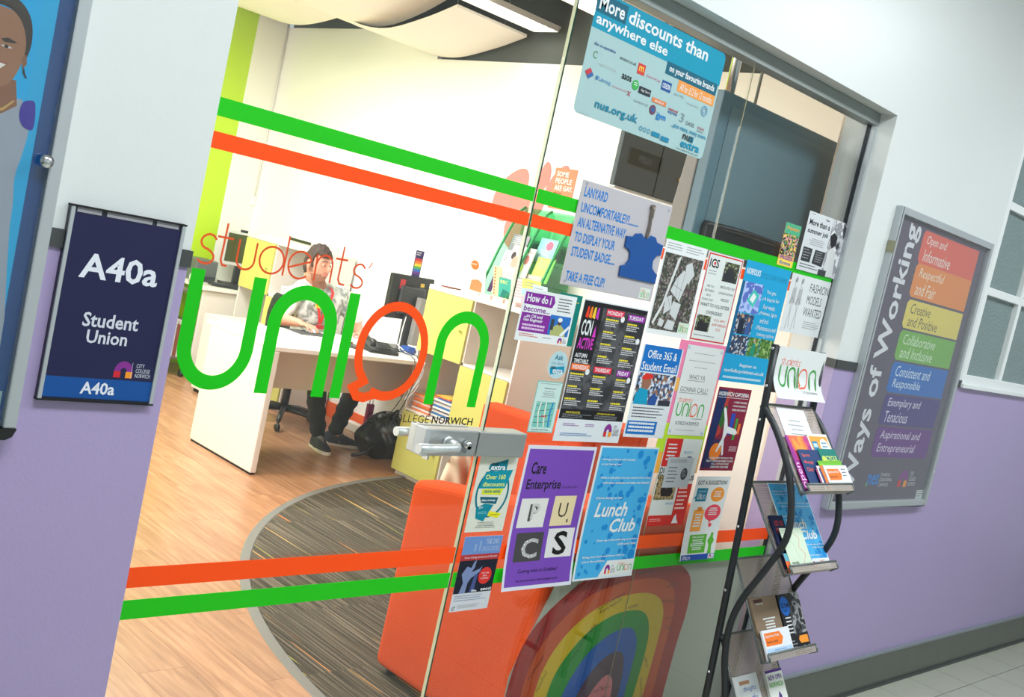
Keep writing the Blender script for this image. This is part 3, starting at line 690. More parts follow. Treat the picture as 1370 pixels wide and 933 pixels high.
# map leaflet
p = glassP(2.159, 1.229, 0.104, 0.148, bg=(120, 186, 180)); p.rect(.025, .02, .975, .98, (196, 220, 216)); p.lay(); p.rect(.12, .40, .88, .90, (120, 190, 180)); p.lay()
for i in range(4): p.stroke([(.14, .48 + .11 * i), (.5, .44 + .12 * i), (.84, .40 + .12 * i)], .0013, (60, 70, 70))
p.stroke([(.3, .41), (.26, .6), (.36, .89)], .005, (224, 226, 210)); p.stroke([(.5, .41), (.52, .65), (.58, .89)], .005, (224, 226, 210)); p.stroke([(.78, .41), (.72, .6), (.76, .89)], .006, (30, 130, 200))
for u in (.44, .52, .58): p.ell(u, .68, .025, .022, (200, 40, 50))
p.text('20% student discount', .3, .12, .75, .15, DG); p.lines(.25, .19, .8, .33, 4, GR, centre=True); p.lines(.1, .045, .9, .065, 1, DG, ragged=False); p.text('01603 627706', .15, .93, .8, .96, K)
done(p, 'leaflet', 'small pale teal leaflet with a street map, against the orange chair', 'leaflet')
# timetable A3
p = glassP(2.273, 1.476, 0.299, 0.417, bg=(214, 220, 226)); p.rect(.01, .01, .99, .84, K); p.lay()
PH = photo_mat('dark_gym_photo', [(50, 50, 54), (66, 66, 70), (84, 84, 88), (58, 58, 62)], 14)
p.rect(.30, .04, .99, .44, PH); p.rect(.01, .44, .99, .77, PH); p.lay()
p.text('CCN', .045, .14, .20, .25, WH, bold=.04); p.text('ACTIVE', .04, .265, .265, .345, (206, 60, 190), bold=.04)
for i, c in enumerate(((226, 60, 40), (240, 130, 40), (236, 200, 60), (180, 60, 180))): p.poly([(.06 + .05 * i, .12), (.075 + .05 * i, .05), (.10 + .05 * i, .045), (.105 + .05 * i, .13)], c)
p.poly([(.22, .255), (.245, .17), (.27, .255)], (206, 60, 190))
p.text('AUTUMN', .04, .375, .215, .405, WH, bold=.02); p.text('TIMETABLE', .04, .415, .25, .445, WH, bold=.02); p.text('2016', .04, .46, .14, .49, WH, bold=.02)
for s_, u, v, c in (('MONDAY', .36, .045, (226, 44, 80)), ('TUESDAY', .70, .055, (156, 40, 166)), ('WEDNESDAY', .02, .45, (240, 110, 44)), ('THURSDAY', .36, .455, (226, 44, 70)), ('FRIDAY', .72, .462, (156, 40, 166))):
    p.rect(u, v, u + (.27 if s_ != 'FRIDAY' else .21), v + .045, c); p.lay(); p.text(s_, u + .015, v + .008, u + (.25 if s_ != 'FRIDAY' else .19), v + .037, WH, bold=.03)
    n = 4 if v < .2 else 3
    for k in range(n): p.lines(u + .01, v + .065 + k * .088, u + .22, v + .08 + k * .088, 1, YE, fill=.8, seed=k + int(u * 40)); p.lines(u + .01, v + .083 + k * .088, u + .25, v + .125 + k * .088, 3, (200, 200, 204), fill=.5, seed=k + 9)
for u, v in ((.62, .10), (.93, .24), (.27, .50), (.93, .53)): p.ell(u, v, .03, .022, WH)
p.text('WHAT IS CCN ACTIVE?', .09, .785, .30, .80, YE, bold=.02); p.text('JUST TURN UP & GET ACTIVE', .56, .785, .84, .80, YE, bold=.02); p.lines(.05, .805, .48, .835, 3, GR, seed=8); p.lines(.53, .805, .96, .835, 3, GR, seed=9)
p.lines(.09, .87, .35, .895, 2, (150, 90, 170), seed=4); p.lines(.42, .87, .62, .895, 2, (150, 90, 170), seed=5); p.lines(.08, .94, .62, .965, 2, (40, 120, 180), seed=6); p.college(.73, .86, .97, .955)
done(p, 'timetable_poster', 'black activity timetable poster with coloured weekday headings', 'poster')
# site map (aerial)
p = glassP(2.580, 1.699, 0.217, 0.292); p.lines(.05, .03, .42, .11, 3, GR, seed=1); p.lines(.5, .03, .93, .11, 3, GR, seed=2)
AP = photo_mat('aerial_photo', [(56, 56, 60), (80, 84, 70), (104, 96, 92), (60, 70, 56), (90, 70, 76), (140, 136, 130)], 144, 'vor')
p.rect(.04, .135, .96, .945, AP); p.lay(); LG = (212, 214, 214)
p.poly([(.36, .17), (.43, .14), (.24, .72), (.12, .90), (.08, .88), (.22, .66)], LG)
for q in ([(.42, .38), (.55, .28), (.72, .34), (.60, .62), (.34, .52)], [(.58, .22), (.70, .18), (.82, .30), (.72, .42), (.60, .34)], [(.26, .60), (.40, .56), (.46, .70), (.30, .78)], [(.46, .62), (.66, .64), (.62, .82), (.44, .76)], [(.44, .82), (.62, .84), (.60, .93), (.38, .92)], [(.24, .82), (.36, .84), (.34, .91), (.22, .90)]): p.poly(q, (200, 204, 206)); 
p.lay()
for q in (((.45, .34), (.5, .60)), ((.6, .3), (.56, .6)), ((.3, .56), (.44, .72)), ((.38, .45), (.64, .5))): p.stroke(q, .0012, DG)
p.rect(.72, .83, .98, .945, (206, 226, 208)); p.lay(); union_logo(p, .74, .85, .96, .93, small=False, wscale=1.4)
done(p, 'site_map_poster', 'aerial photograph site plan poster beside the lanyard notice', 'poster')
# ICS volunteer
RD = (206, 44, 38)
p = glassP(2.808, 1.697, 0.203, 0.291, bg=(216, 222, 222)); p.rect(.02, .015, .98, .985, RD); p.lay(); p.rect(.045, .03, .955, .97, (218, 224, 222)); p.lay()
p.text('ICS', .08, .07, .34, .17, K, bold=.05); p.ell(.22, .12, .03, .018, (220, 60, 50)); p.lines(.1, .20, .36, .26, 2, GR)
TP_ = photo_mat('group_photo', [(60, 70, 44), (110, 130, 80), (52, 54, 60), (150, 156, 130), (70, 60, 50)], 153, 'vor')
p.rect(.50, .07, .92, .29, TP_); p.rect(.08, .70, .46, .88, TP_); p.lay(); p.poly([(.54, .29), (.56, .16), (.66, .13), (.76, .15), (.84, .2), (.86, .29)], (48, 52, 54)); p.poly([(.12, .88), (.13, .78), (.22, .76), (.30, .78), (.42, .77), (.43, .88)], (44, 44, 46))
for i, s_ in enumerate(('ARE YOU', 'BETWEEN', '18-25', 'YEARS OLD?')): p.text(s_, (.14, .12, .18, .08)[i], .36 + .05 * i, (.34, .36, .30, .40)[i], .385 + .05 * i, DG)
for i, s_ in enumerate(('ABSOLUTELY NO', 'QUALIFICATIONS', 'NEEDED')): p.text(s_, (.5, .5, .6)[i], .34 + .07 * i, (.92, .92, .84)[i], .37 + .07 * i, DG)
p.text('WANT TO VOLUNTEER', .08, .56, .90, .60, DG, bold=.01); p.text('OVERSEAS?', .28, .64, .74, .68, DG, bold=.01)
for i, s_ in enumerate(('IF SO, APPLY', 'NOW THROUGH', 'ICS')): p.text(s_, (.56, .52, .66)[i], .72 + .05 * i, (.88, .92, .78)[i], .75 + .05 * i, (214, 90, 80), shear=.1)
p.text('http://www.volunteerics.org', .10, .915, .66, .935, K); done(p, 'volunteer_poster', 'white poster with a red border about volunteering overseas', 'poster')
# cycle loan A3
CY = (26, 158, 208)
p = glassP(3.030, 1.702, 0.286, 0.413, bg=(30, 150, 200)); p.rect(0, 0, 1, 1, CY); p.lay()
p.text('NORFOLKS', .04, .06, .34, .11, WH, bold=.02); p.text('CYCLE LOAN SCHEME', .35, .075, .95, .115, (20, 120, 160))
C1 = photo_mat('phone_photo', [(120, 150, 220), (170, 190, 236), (90, 110, 190)], 22); C2 = photo_mat('bike_photo', [(50, 80, 120), (70, 60, 66), (190, 196, 200), (40, 60, 90)], 136, 'vor'); C3 = photo_mat('park_photo', [(96, 140, 60), (60, 100, 50), (150, 180, 110)], 50)
p.rect(.0, .17, .06, .77, (14, 96, 140)); p.rect(.06, .17, .47, .42, C1); p.rect(.06, .43, .42, .60, C2); p.rect(.06, .61, .42, .77, C2); p.rect(.43, .61, .68, .77, C3); p.rect(.69, .61, 1, .77, C3); p.rect(.0, .785, 1, 1, CY); p.lay()
p.poly([(.18, .32), (.28, .22), (.42, .26), (.34, .37)], (70, 190, 180)); p.poly([(.23, .31), (.29, .25), (.36, .275), (.32, .335)], WH); p.poly([(.12, .60), (.12, .50), (.18, .45), (.24, .5), (.25, .60)], (30, 40, 60)); p.poly([(.28, .60), (.30, .49), (.36, .47), (.40, .60)], (60, 90, 150))
p.poly([(.5, .77), (.52, .68), (.56, .64), (.60, .68), (.62, .77)], (40, 140, 110)); p.ell(.33, .475, .022, .02, (190, 150, 120)); p.ell(.18, .45, .022, .02, (190, 150, 120)); p.ell(.56, .64, .02, .018, (190, 150, 120))
for i, s_ in enumerate(('You get:', 'A bicycle for', 'four weeks', 'Helmet, lights', 'and lock', 'Maintenance and', 'training options')):
    u = .54 if s_[0].isupper() and i else .56; p.text(s_, u, .20 + .06 * i, u + (.22, .35, .27, .37, .2, .42, .40)[i], .24 + .06 * i, WH)
for i in (1, 3, 5): p.stroke([(.50, .222 + .06 * i), (.51, .235 + .06 * i), (.53, .205 + .06 * i)], .0015, WH)
p.lines(.5, .635, .92, .65, 1, (190, 220, 236)) if False else None
p.text('Register at:', .36, .84, .74, .875, WH, bold=.01); p.text('norfolkcycleloan.co.uk', .06, .89, .94, .93, WH, bold=.01); p.lines(.06, .955, .9, .975, 1, (190, 220, 236), ragged=False, fill=.9)
done(p, 'cycle_poster', 'tall bright blue cycle loan poster with photographs of cyclists', 'poster')
# pupils small flyer, summer job, fashion models
p = glassP(3.209, 1.860, 0.102, 0.148, bg=(220, 170, 110)); PP = photo_mat('colourful_flyer', [(226, 150, 160), (90, 90, 60), (240, 200, 80), (100, 160, 110), (40, 40, 44)], 161, 'vor'); p.rect(0, 0, 1, .25, (80, 170, 130)); p.rect(0, .25, 1, .75, PP); p.rect(0, .85, 1, 1, (240, 210, 90)); p.lay()
p.text('Popstars', .12, .07, .9, .17, (236, 150, 60), bold=.02); p.text('PRIZES', .12, .76, .9, .84, (120, 50, 150), bold=.04); p.text('Bonanza', .15, .88, .85, .96, (40, 90, 170), bold=.03)
done(p, 'flyer', 'small multicoloured flyer to the left of the black and white summer job poster', 'flyer')
p = glassP(3.336, 1.923, 0.288, 0.208, y=0.0805, bg=(208, 212, 216)); p.lines(.06, .03, .2, .06, 1, DG); p.text('Star', .42, .04, .52, .08, K, bold=.02)
PB = photo_mat('pencil_photo', [(196, 198, 202), (150, 152, 158), (220, 222, 226), (110, 112, 116)], 18); p.rect(.60, .0, 1, 1, PB); p.lay()
p.text('More than a', .05, .12, .56, .22, K, bold=.03); p.text('summer job', .05, .27, .56, .38, K, bold=.03)
p.poly([(.62, .30), (.70, .22), (.80, .28), (.80, .42), (.72, .50), (.66, .44)], (34, 34, 38)); p.poly([(.66, .9), (.64, .55), (.74, .48), (.84, .56), (.9, .98), (.7, 1)], (206, 208, 210)); p.poly([(.88, .1), (.93, .02), (.98, .1), (.95, .3)], (60, 60, 64)); p.poly([(.8, .42), (.86, .36), (.9, .44), (.84, .5)], (60, 60, 64))
p.rect(.05, .60, .27, .84, (50, 52, 56)); p.poly([(.34, .60), (.60, .60), (.58, .86), (.32, .84)], (50, 52, 56)); p.rect(.52, .90, .72, 1.0, (60, 62, 66)); p.lay(); p.lines(.07, .63, .25, .82, 4, GR); p.lines(.37, .63, .56, .82, 5, GR)
p.lines(.12, .43, .55, .56, 4, GR, centre=True); p.lines(.05, .88, .5, .97, 2, DG)
done(p, 'job_poster', 'black and white photo poster about a summer job near the right jamb', 'poster')
p = glassP(3.328, 1.700, 0.296, 0.210, bg=(216, 220, 222))
for i, s_ in enumerate(('FASHION', 'MODELS', 'WANTED')): p.text(s_, (.47, .46, .44)[i], .10 + .21 * i, (.93, .82, .88)[i], .25 + .21 * i, (70, 72, 76))
for x in (.10, .24): 
    p.stroke([(x, .10), (x + .02, .2), (x - .02, .42), (x + .03, .62), (x, .95)], .0016, DG); p.stroke([(x + .05, .2), (x + .07, .45), (x + .04, .6), (x + .07, .92)], .0016, DG); p.ell(x + .03, .1, .025, .05, GR); p.poly([(x - .01, .24), (x + .07, .24), (x + .09, .5), (x - .03, .52)], (176, 178, 182)); p.stroke([(x - .03, .52), (x + .02, .40), (x + .09, .5)], .0014, DG)
p.lines(.5, .76, .95, .9, 4, GR); done(p, 'model_poster', 'white poster with line drawings of two figures seeking fashion models', 'poster')
# office email poster
p = glassP(2.589, 1.373, 0.206, 0.293, bg=(214, 220, 226)); p.rect(.03, .0, .97, .285, (20, 110, 190)); p.lay(); p.text('Office 365 &', .14, .05, .88, .14, WH, bold=.01); p.text('Student Email', .06, .18, .93, .27, WH, bold=.01)
LP = photo_mat('library_photo', [(70, 90, 130), (180, 196, 220), (150, 110, 90), (60, 60, 72), (216, 220, 226)], 102, 'vor'); p.rect(.03, .30, .97, .64, LP); p.lay()
p.poly([(.05, .64), (.06, .52), (.18, .44), (.34, .48), (.40, .64)], (20, 150, 190)); p.poly([(.16, .46), (.14, .36), (.24, .31), (.36, .34), (.38, .42), (.32, .48)], (150, 104, 84)); p.lay(); p.poly([(.12, .36), (.2, .3), (.38, .31), (.40, .35), (.2, .375)], (214, 50, 40)); p.poly([(.4, .6), (.5, .52), (.62, .55), (.6, .64), (.42, .64)], (40, 80, 150)); p.rect(.66, .58, .96, .64, (50, 52, 66))
p.lines(.08, .67, .9, .80, 4, DG, fill=.35, seed=3); p.rect(.03, .82, .76, .965, (20, 110, 190)); p.lay(); p.lines(.07, .835, .7, .955, 3, WH, fill=.55, seed=4, ragged=False)
done(p, 'email_poster', 'poster with a blue heading and a girl in a red headband', 'poster')
# coloured paper behind, who ya gonna call
p = glassP(2.770, 1.405, 0.262, 0.440, y=0.0841, bg=(236, 130, 170)); p.rect(0, .0, .3, .28, (236, 130, 170)); p.rect(0, .28, .25, .38, (240, 176, 90)); p.rect(0, .62, 1, .84, (184, 220, 50)); p.rect(0, .84, 1, 1, (244, 176, 70)); p.rect(.25, .28, 1, .62, (240, 150, 150))
done(p, 'backing_paper', 'pink, lime and orange sheet showing behind the union phone number poster', 'paper')
p = glassP(2.813, 1.393, 0.206, 0.299, y=0.0826, bg=(218, 222, 222)); p.lines(.22, .08, .8, .10, 1, GR, ragged=False); p.lines(.12, .165, .85, .185, 1, GR, ragged=False); p.lines(.3, .235, .65, .255, 1, GR, ragged=False)
p.text('WHO YA', .22, .32, .66, .375, DG); p.rect(.2, .385, .68, .39, DG); p.text('GONNA CALL?', .06, .46, .82, .515, DG); p.rect(.04, .525, .84, .53, DG); union_logo(p, .08, .575, .84, .79, wscale=1.2); p.text('07825430953', .14, .845, .78, .885, DG); p.lines(.2, .94, .7, .955, 1, GR, ragged=False)
for u, v in ((.04, .03), (.95, .04), (.05, .96), (.93, .97)): p.ell(u, v, .03, .02, (176, 196, 210))
done(p, 'call_poster', "white poster with the students' union logo and a phone number", 'poster')
# red leaflet sheet, grey note
p = glassP(2.816, 1.082, 0.206, 0.297, y=0.0828, bg=(216, 220, 218)); p.rect(.02, .0, .46, .32, RD); p.rect(.0, .88, 1, 1, RD); p.rect(.62, .52, 1, .88, RD); p.lay(); p.lines(.1, .06, .4, .27, 5, WH, fill=.4, seed=2)
p.text('ON DUTY', .55, .14, .80, .17, (30, 150, 190)); p.rect(.68, .20, .80, .28, (24, 50, 110)); DGP = photo_mat('dog_photo', [(90, 100, 60), (150, 130, 90), (190, 160, 120), (70, 76, 50)], 60); p.rect(.02, .42, .56, .70, DGP); p.lay(); p.poly([(.16, .60), (.18, .46), (.26, .44), (.30, .58), (.44, .50), (.5, .62), (.46, .66), (.2, .66)], (44, 36, 36)); p.poly([(.2, .52), (.22, .46), (.28, .47), (.27, .55)], (206, 40, 40))
p.text('OFF DUTY', .38, .735, .6, .76, (30, 150, 190)); p.text('DI', .02, .33, .14, .40, K, bold=.03); p.text('CO', .0, .405, .14, .46, K, bold=.03); p.text('US', .86, .42, 1, .48, K, bold=.03); p.lines(.66, .56, .95, .84, 6, (240, 210, 206), fill=.4); p.poly([(.66, .98), (.70, .90), (.74, .87), (.78, .93), (.84, .98)], WH); p.lines(.05, .92, .4, .96, 2, (240, 190, 186))
done(p, 'red_poster', 'red and white recruiting poster with a photo of a person walking a dog', 'poster')
p = glassP(2.850, 1.019, 0.145, 0.103, y=0.0815, bg=(186, 192, 198)); p.lines(.1, .08, .85, .2, 2, DG); p.lines(.1, .32, .5, .9, 5, DG, fill=.3); p.ell(.74, .55, .13, .2, (60, 64, 70), n=24); p.lay(); p.lines(.66, .42, .82, .68, 5, GR, fill=.4); done(p, 'note', 'small grey note taped over the red and white poster', 'note')
# capoeira
p = glassP(3.044, 1.268, 0.204, 0.293, bg=(150, 40, 66)); NV = (24, 40, 90); p.rect(.0, .0, 1, 1, (132, 30, 58)); p.lay(); p.poly([(.02, .03), (.30, .03), (.24, .6), (.1, .97), (.02, .97)], NV); p.poly([(.30, .03), (.38, .03), (.34, .55), (.22, .6)], (180, 60, 50)); p.poly([(.1, .97), (.2, .62), (.45, .62), (.4, .97)], (60, 40, 90)); p.lay()
p.text('NORWICH CAPOEIRA', .04, .05, .95, .10, WH, bold=.03); p.rect(.04, .115, .95, .12, WH)
for i, s_ in enumerate(('A GAME OF BODIES,', 'DODGES, ACROBATICS,', 'MUSIC AND DANCE')): p.text(s_, .54, .155 + .045 * i, .95, .18 + .045 * i, WH, bold=.02)
p.ell(.33, .77, .17, .105, (240, 130, 40), n=28); p.poly([(.26, .24), (.38, .21), (.42, .36), (.34, .50), (.24, .44)], (48, 96, 44)); p.rect(.56, .30, .68, .56, (40, 70, 170)); p.rect(.73, .36, .80, .62, (60, 150, 60)); p.rect(.84, .42, .91, .55, (236, 120, 50)); p.lay(2)
for q in ([(.30, .23), (.36, .25), (.45, .36), (.52, .46), (.78, .49), (.86, .53), (.80, .56), (.55, .54), (.50, .62), (.58, .80), (.54, .82), (.46, .68), (.36, .78), (.33, .76), (.44, .60), (.42, .5), (.38, .38), (.29, .26)],): p.poly(q, WH)
p.ell(.43, .67, .045, .03, WH); p.lines(.72, .70, .95, .77, 4, (230, 200, 210), fill=.4, ragged=False)
for i, s_ in enumerate(('CLASSES EVERY MONDAY 7PM,', 'TRINITY UNITED REFORMED CHURCH', 'HALL, UNTHANK ROAD.', 'EVERYONE WELCOME.')): p.text(s_, (.18, .12, .3, .3)[i], .835 + .036 * i, (.92, .94, .84, .84)[i], .86 + .036 * i, WH, bold=.02)
done(p, 'capoeira_poster', 'maroon and navy capoeira poster with a white handstand figure', 'poster')
# suggestion
p = glassP(3.043, 0.954, 0.207, 0.298, curl=0.01, bg=(222, 226, 226)); p.text('GOT A SUGGESTION?', .06, .05, .93, .10, K, bold=.02)
p.rect(.09, .14, .40, .30, (10, 120, 150)); p.poly([(.1, .22), (.03, .27), (.12, .26)], (10, 120, 150)); p.ell(.72, .22, .2, .09, (240, 150, 50)); p.ell(.70, .44, .24, .1, (226, 70, 90)); p.poly([(.6, .5), (.66, .58), (.72, .5)], (226, 70, 90)); p.ell(.70, .59, .05, .025, (226, 70, 90))
p.rect(.14, .40, .44, .66, (240, 160, 70)); p.rect(.22, .37, .36, .42, (220, 130, 40)); p.rect(.18, .70, .68, .92, (90, 176, 50)); p.poly([(.76, .94), (.78, .84), (.72, .78), (.78, .73), (.86, .73), (.92, .78), (.86, .84), (.88, .94)], (90, 176, 50)); p.ell(.83, .71, .04, .03, (90, 176, 50)); p.rect(.02, .935, 1, 1, (30, 76, 166)); p.lay()
p.text('HAVE YOU TOLD', .14, .17, .36, .19, WH); union_logo(p, .13, .2, .36, .275, small=False, green=(226, 230, 232), orange=(226, 230, 232), wscale=1.3); p.lines(.6, .18, .84, .26, 3, WH, fill=.5, centre=True); p.lines(.54, .38, .86, .48, 4, WH, fill=.5, centre=True); p.lines(.18, .45, .40, .62, 5, WH, fill=.5, centre=True); p.text('FREE ADVICE', .26, .72, .6, .74, WH, bold=.02); p.lines(.23, .76, .63, .89, 6, WH, fill=.5, centre=True)
union_logo(p, .05, .945, .28, .99, small=False, green=(226, 230, 232), orange=(226, 230, 232), wscale=1.3); p.rect(.8, .94, .98, .995, (216, 220, 226)); p.lay(); p.college(.83, .945, .96, .99)
done(p, 'suggestion_poster', 'white poster with coloured speech bubbles asking for suggestions', 'poster')
# care enterprise
VI = (118, 72, 178)
p = glassP(2.179, 1.044, 0.300, 0.425, curl=0.02, bg=(214, 216, 228)); p.rect(.03, .025, .97, .975, VI); p.lay()
p.text('Care', .11, .115, .32, .20, K, bold=.05); p.text('Enterprise', .09, .235, .58, .325, K, bold=.05); p.text('POP UP CHARITY SHOP', .60, .285, .83, .30, K, shear=.2)
p.rect(.075, .37, .45, .575, (222, 220, 218)); p.rect(.54, .355, .86, .57, (226, 208, 168)); p.rect(.11, .61, .49, .81, (70, 68, 70)); p.rect(.55, .59, .94, .795, (222, 220, 222)); p.lay()
p.text('P', .21, .41, .34, .53, (80, 80, 80), bold=.05); p.text('P', .24, .405, .36, .52, (200, 200, 198), bold=.03); p.text('U', .63, .405, .76, .51, (60, 54, 44)); p.text('1', .78, .525, .80, .55, (60, 54, 44)); p.text('C', .20, .65, .43, .79, (176, 176, 178), bold=.06); p.lay(); p.text('S', .65, .61, .85, .78, (20, 20, 22), bold=.05)
for i in range(9): a = radians(60 + 30 * i); p.ell(.315 + .095 * cos(a), .72 + .058 * sin(a), .008, .006, (236, 236, 236), n=8)
p.text('Coming soon to Scribbles!', .2, .86, .76, .895, K, shear=.25); p.text('Any donations please email: shop@ccn.ac.uk', .18, .93, .78, .95, K, shear=.25)
done(p, 'enterprise_poster', 'purple poster with four letter squares spelling PUCS', 'poster')
# lunch club
def lunch(p, full=True):
    r = random.Random(5); p.rect(.03, .012, .985, .985, (70, 170, 224)); p.lay()
    for k in range(75):
        v = .03 + .93 * r.random(); u = 1 - (r.random() ** 1.5) * .97; rr = .012 + .035 * r.random() * (.4 + u)
        if u + rr > .97: u = .97 - rr
        if u - rr < .04 or v + rr * .7 > .97: continue
        p.ell(u, v, rr, rr * p.w / p.h, (24, 134, 206), n=14)
    p.lay(); p.text('Having problems with Anxiety', .07, .09, .62, .108, WH, bold=.02); p.text('or just feeling low?', .07, .125, .40, .143, WH, bold=.02); p.text('Want a safe place you can come in for a chat', .10, .225, .96, .245, WH, bold=.02); p.text('with other students and make new friends?', .16, .262, .96, .28, WH, bold=.02)
    p.text('Come along to our', .11, .375, .55, .40, WH, bold=.015); p.text('Lunch', .14, .42, .68, .53, WH, bold=.03, shear=.2); p.text('Club', .44, .545, .88, .65, WH, bold=.03, shear=.2)
    p.text('Every day in the wellbeing zone from', .28, .70, .96, .72, WH, bold=.02); p.text('12:00 until 14:00.', .64, .735, .96, .752, WH, bold=.02); p.text('Bring your lunch and have a chat or', .10, .82, .80, .84, WH, bold=.02); p.text('join in the activities.', .10, .855, .48, .873, WH, bold=.02)
    p.poly([(.52, .865), (.985, .865), (.985, .985), (.40, .985)], (222, 226, 226)); p.lay(); p.college(.50, .895, .68, .965); union_logo(p, .71, .885, .96, .95, small=False, wscale=1.3)
p = glassP(2.496, 1.049, 0.295, 0.427, curl=0.008, bg=(214, 224, 230)); lunch(p); done(p, 'lunch_poster', 'blue spotted lunch club poster on the glass below the timetable', 'poster')
# nus extra card, circus flyer
p = glassP(2.003, 1.008, 0.147, 0.214, bg=(214, 216, 204)); p.ring(.5, .48, .43, .33, .007, (12, 110, 130), n=36); p.lay(); p.poly([(.12, .42), (.22, .20), (.92, .17), (.80, .42)], (0, 140, 160)); p.poly([(.26, .17), (.28, .10), (.74, .03), (.74, .18)], (0, 120, 140)); p.poly([(.22, .43), (.78, .42), (.72, .51), (.22, .50)], (208, 216, 50)); p.poly([(.20, .53), (.68, .54), (.66, .63), (.26, .61)], (12, 90, 110)); p.poly([(.16, .68), (.36, .62), (.60, .64), (.42, .86), (.2, .82)], (0, 130, 150)); p.poly([(.52, .72), (.86, .76), (.78, .82), (.5, .79)], (226, 220, 40)); p.lay()
p.text('nus', .32, .085, .5, .12, K, bold=.02); p.text('extra', .32, .115, .70, .175, WH, bold=.03); p.text('Over 160', .24, .235, .76, .30, (216, 226, 120), bold=.02); p.text('discounts', .20, .335, .78, .395, (216, 226, 120), bold=.02); p.text('more sense', .28, .445, .70, .48, (12, 110, 130), bold=.03); p.text('than money', .26, .56, .62, .60, WH, bold=.03); p.text('nus.org.uk', .56, .76, .78, .785, K); p.text('get', .24, .66, .34, .69, WH); p.text('extra', .24, .72, .46, .76, (120, 190, 200))
p.lines(.2, .87, .8, .96, 4, DG, fill=.3, centre=True); done(p, 'discount_card', 'cream and teal student discount card below the lock plate', 'leaflet')
p = glassP(2.011, 0.781, 0.147, 0.215, bg=(206, 208, 216)); p.rect(0, 0, 1, .24, (104, 140, 200)); p.rect(0, .24, 1, .32, (176, 50, 56)); p.rect(0, .32, 1, .76, (22, 26, 44)); p.lay(); p.text('THE OAK', .58, .04, .92, .11, (190, 200, 220)); p.text('CIRCUS CENTRE', .50, .14, .95, .20, (170, 184, 210)); p.rect(.42, .06, .46, .2, (140, 166, 206)); p.rect(.3, .1, .35, .2, (140, 166, 206)); p.text('Circus training and courses in Norwich', .1, .265, .95, .30, WH)
p.poly([(.14, .76), (.2, .62), (.12, .50), (.22, .40), (.34, .42), (.38, .34), (.44, .32), (.42, .42), (.36, .48), (.56, .44), (.62, .40), (.58, .48), (.38, .56), (.32, .62), (.3, .76)], (120, 136, 180)); p.poly([(.4, .76), (.46, .52), (.54, .5), (.52, .74)], (70, 84, 140)); p.ell(.74, .54, .17, .115, (216, 50, 46), n=24); p.lay()
for i, s_ in enumerate(('NEW YEAR,', 'NEW', 'COURSES!')): p.text(s_, (.64, .69, .64)[i], .495 + .035 * i, (.84, .79, .84)[i], .515 + .035 * i, WH)
p.text('eeoci', .7, .70, .98, .745, WH, bold=.04); p.text('fife', .46, .72, .6, .75, WH, bold=.02); p.lines(.05, .79, .9, .88, 3, (130, 150, 180), fill=.3); p.text('LT', .06, .93, .13, .98, K, bold=.04); p.lines(.2, .92, .85, .97, 3, GR, fill=.3)
done(p, 'circus_flyer', 'flyer with a blue-lit acrobat photograph and a red disc', 'flyer')
# ================================================================== CORRIDOR THINGS
def wallP(x0, z1, w, h, y, **k): return Print((x0, y, z1), (1, 0, 0), (0, 0, -1), (0, -1, 0), w, h, **k)
# room sign A40a
t = thing('room_sign', 'navy room sign reading A40a Student Union on the lilac and white wall', 'sign', (0.88, 0, 1.124))
NAVY = (34, 36, 72)
b = B(); b.box(0.772, 0.992, -0.010, 0.0, 1.124, 1.475); b.build('back_plate', mat('sign_back', (30, 34, 52), 0.4), t)
for x in (0.7725, 0.9845): b = B(); b.box(x, x + 0.0075, -0.014, 0.0, 1.124, 1.475); b.build('side_rail', ALU_F, t, bevel=0.001)
p = wallP(0.780, 1.464, 0.2045, 0.335, -0.0105, bg=NAVY); p.rect(0, .885, 1, 1, (20, 78, 150)); p.rect(0, 0, 1, .885, NAVY); p.lay()
p.text('A40a', .13, .20, .86, .34, (222, 226, 236), bold=.045); p.text('Student', .24, .52, .76, .60, (206, 210, 222), bold=.02); p.text('Union', .30, .615, .68, .69, (206, 210, 222), bold=.02); p.text('A40a', .33, .905, .65, .975, (222, 226, 236), bold=.04)
p.college(.61, .775, .965, .87, (206, 210, 222)); p.rect(.775, .78, .778, .87, (206, 210, 222)); p.build('sign_panel', t)
b = B(); 
for x0, x1 in ((0.784, 0.828), (0.838, 0.925), (0.934, 0.978)): b.box(x0, x1, -0.0112, -0.0105, 1.4655, 1.4745)
b.build('slot', mat('slot_grey', (150, 150, 158), 0.5), t)
for z_ in (1.1225, 1.4745): b = B(); b.box(0.771, 0.993, -0.015, 0, z_, z_ + .003); b.build('end_cap', SHADOWG, t)
# display board at the far left with a portrait poster
t = thing('display_board', 'silver framed blue display board with a smiling portrait at the left edge', 'display board', (0.2, 0, 1.05))
b = B(); b.box(-0.55, 0.720, -0.016, 0.0, 1.072, 2.25); b.build('back_panel', mat('board_navy', (6, 66, 130), 0.25), t)
b = B(); b.box(0.716, 0.739, -0.032, 0.0, 1.072, 2.27, 0); b.box(-0.57, 0.716, -0.032, 0.0, 2.247, 2.27, 0); b.box(-0.57, -0.548, -0.032, 0.0, 1.072, 2.247, 0); b.build('frame', ALU_F, t, bevel=0.003)
b = B(); b.prism([(-0.57, 1.052), (0.722, 1.052), (0.733, 1.058), (0.739, 1.072), (-0.57, 1.072)], -0.034, 0.0); b.build('bottom_corner', BLACK_P, t)
SKY = (24, 160, 214); SK = (150, 104, 80); SK2 = (134, 90, 68)
p = wallP(-0.02, 2.20, 0.71, 1.10, -0.0175, bg=(10, 160, 220))
def fz(x, z): return ((x + .02) / .71, (2.20 - z) / 1.10)
